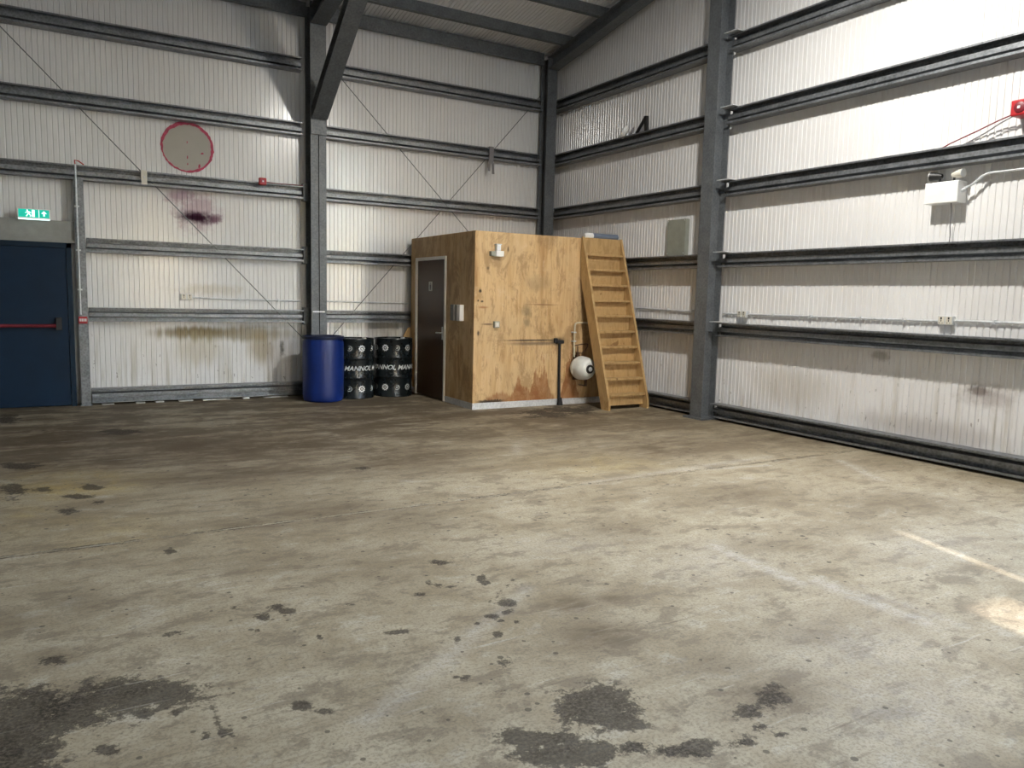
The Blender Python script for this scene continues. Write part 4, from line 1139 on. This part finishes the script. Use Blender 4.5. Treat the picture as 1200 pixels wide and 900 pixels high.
t = thing('drain_pipe', 'black vertical pipe low on the plywood room front', 'pipe', (-1.15, BY0, .02))
part('pipe', MB().tube([(-1.165, BY0 - .024, .90), (-1.160, BY0 - .024, .45), (-1.152, BY0 - .024, .16), (-1.150, BY0 - .030, .012)], [.020, .021, .022, .026], 10), 'rubber', t)
part('collar', MB().box(-1.225, -1.10, BY0 - .048, BY0, .895, .945), 'rubber', t, .012)
part('collar', MB().box(-1.265, -1.20, BY0 - .035, BY0, .905, .975), 'rubber', t, .012)
part('foot', MB().lathe([(.045, 0), (.043, .02), (.027, .11)], (-1.150, BY0 - .05, .0), 'z', 12), 'rubber', t)

# expansion vessel with pipework
t = thing('expansion_tank', 'round white tank with a dark ring, mounted beside the stair', 'tank', (-.84, BY0, .36))
TC = (-.855, BY0 - .03, .545)
part('vessel', MB().lathe([(0, 0), (.10, .0), (.145, .03), (.166, .08), (.170, .12), (.170, .17), (.164, .22), (.143, .27), (.108, .305), (.06, .325), (0, .33)], TC, 'y', 32), 'enamel', t)
part('weld_band', MB().lathe([(.1702, .095), (.1745, .098), (.1745, .118), (.1702, .121)], TC, 'y', 32), 'off_white', t)
rg_ = part('flange_ring', MB().lathe([(.032, .322), (.036, .342), (.060, .340), (.066, .318), (.05, .31)], TC, 'y', 24), 'black', t)
part('flange_cap', MB().lathe([(.0, .346), (.030, .343), (.036, .325)], TC, 'y', 20), 'galv', rg_)
part('mounting_strap', MB().box(TC[0] - .05, TC[0] + .05, BY0 - .03, BY0, .36, .73), 'rust', t)
part('lower_bracket', MB().box(-.80, -.755, BY0 - .16, BY0 - .15, .28, .40).box(-.80, -.755, BY0 - .16, BY0, .275, .287), 'rust', t)

t = thing('tank_pipe', 'pale bent pipe rising from the tank and passing behind the stair', 'pipe', (-.9, BY0, .7))
part('pipe', MB().tube([(-.93, BY0 - .06, .70), (-.93, BY0 - .05, .95), (-.928, BY0 - .05, 1.15), (-.915, BY0 - .05, 1.185), (-.885, BY0 - .05, 1.197), (-.60, BY0 - .05, 1.20), (-.30, BY0 - .05, 1.20)], .013, 10), 'brass', t)
for z in (.92, 1.05):
    part('pipe_clip', MB().box(-.955, -.905, BY0 - .065, BY0, z, z + .018), 'galv', t)
t = thing('valve_pipework', 'thin rusty pipes and valve on top of the tank', 'pipework', (-.85, BY0, .7))
part('cross_pipe', MB().tube([(-.93, BY0 - .06, .865), (-.80, BY0 - .06, .885), (-.70, BY0 - .06, .89)], .008, 8), 'rust', t)
part('riser_pipe', MB().tube([(-.885, BY0 - .09, .70), (-.885, BY0 - .08, .86)], .008, 8), 'rust', t)
part('riser_pipe', MB().tube([(-.83, BY0 - .12, .70), (-.82, BY0 - .10, .76), (-.76, BY0 - .08, .79), (-.70, BY0 - .06, .84), (-.695, BY0 - .06, .89)], .008, 8), 'rust', t)
v_ = part('valve_body', MB().box(-.905, -.865, BY0 - .11, BY0 - .07, .735, .775), 'rust', t, .006)
part('valve_lever', MB().box(-.90, -.82, BY0 - .118, BY0 - .112, .752, .764), 'rust', v_)

# roll lying on the room's roof behind the stair
t = thing('film_roll', 'blue-grey plastic roll with a white end on the room top', 'roll', (-.38, -2.05, BH + .012))
part('roll', MB().tube([(-.56, -2.06, BH + .060), (-.10, -2.06, BH + .062)], .047, 16), 'film', t)
part('white_end', MB().tube([(-.70, -2.06, BH + .058), (-.66, -2.06, BH + .060), (-.56, -2.06, BH + .060)], [.030, .046, .048], 16), 'white', t)

# ------------------------------------------------------------------ wooden stair
t = thing('wooden_stair', 'steep wooden stair leaning against the plywood room', 'stair', (-.46, -2.6, 0))
SX0, SX1 = -.835, -.105
sl = (-2.205 + 3.00) / 2.44                     # how far each metre of height leans back
def sy(z, front=True): return (-3.00 if front else -2.80) + sl * z
for xa in (SX0, SX1 - .035):
    pf = [(sy(0), 0.0), (sy(0, False), 0.0), (sy(2.43, False) - .0, 2.43)]
    pf = [(sy(.0) + .035, 0.0), (sy(0, False), 0.0), (-2.185, (-2.185 + 2.80) / sl), (-2.185, 2.44), (sy(2.44), 2.44), (sy(.13), .13), (sy(.11), .09)]
    part('stringer', MB().prism(pf, (xa, 0, 0), (xa + .035, 0, 0), (0, 1, 0), (0, 0, 1)), 'timber', t)
RISE = .22
for k in range(1, 11):
    z = RISE * k
    yf, yb = sy(z) + .012, min(sy(z, False) - .02, -2.19)
    part('tread', MB().box(SX0 + .0355, SX1 - .0355, yf, yb, z - .03, z), 'timber', t, .003)
    if k < 11:
        z1 = RISE * (k + 1) - .03 if k < 10 else 2.43
        part('riser', MB().box(SX0 + .036, SX1 - .036, yb - .018, yb, z + .001, z1), 'timber', t)
part('riser', MB().box(SX0 + .036, SX1 - .036, sy(.1, True) + .10, sy(.1, True) + .118, .055, RISE - .031), 'timber', t)

# ------------------------------------------------------------------ high bay lamp, out of the picture above
def lamp(x, y, z, power, label, size=.42):
    t = thing('high_bay_lamp', label, 'lamp', (x, y, z), 'high bay lamps')
    part('housing', MB().lathe([(0, .22), (.07, .22), (.10, .10), (.12, .02), (.12, .0), (.0, .0)], (x, y, z), 'z', 32), 'steel', t)
    part('hanging_rod', MB().tube([(x, y, z + .2), (x, y, roof_z(y) if y > RIDGE_Y else roof_z(2 * RIDGE_Y - y))], .008, 8), 'galv', t)
    part('lens', MB().lathe([(.035, 0), (.045, -.03), (.04, -.012), (.0, -.006)], (x, y, z), 'z', 24), 'lens', t)
    for kind_, share in (('POINT', .24), ('AREA', .76)):       # bare glow to all sides, and the reflector's downward beam
        ld = bpy.data.lights.new('high_bay_light', kind_)
        ld.energy = power * share; ld.color = (1.0, 0.968, 0.895)
        if kind_ == 'POINT':
            ld.shadow_soft_size = .11
        else:
            ld.shape = 'DISK'; ld.size = .24
        lo = bpy.data.objects.new('high_bay_light', ld)
        link(lo, t); lo.location = (0, 0, -.13)
    return t
lamp(-2.4, -6.95, 5.65, LAMP_POWER, 'round high bay lamp hanging over the bright end of the hall')
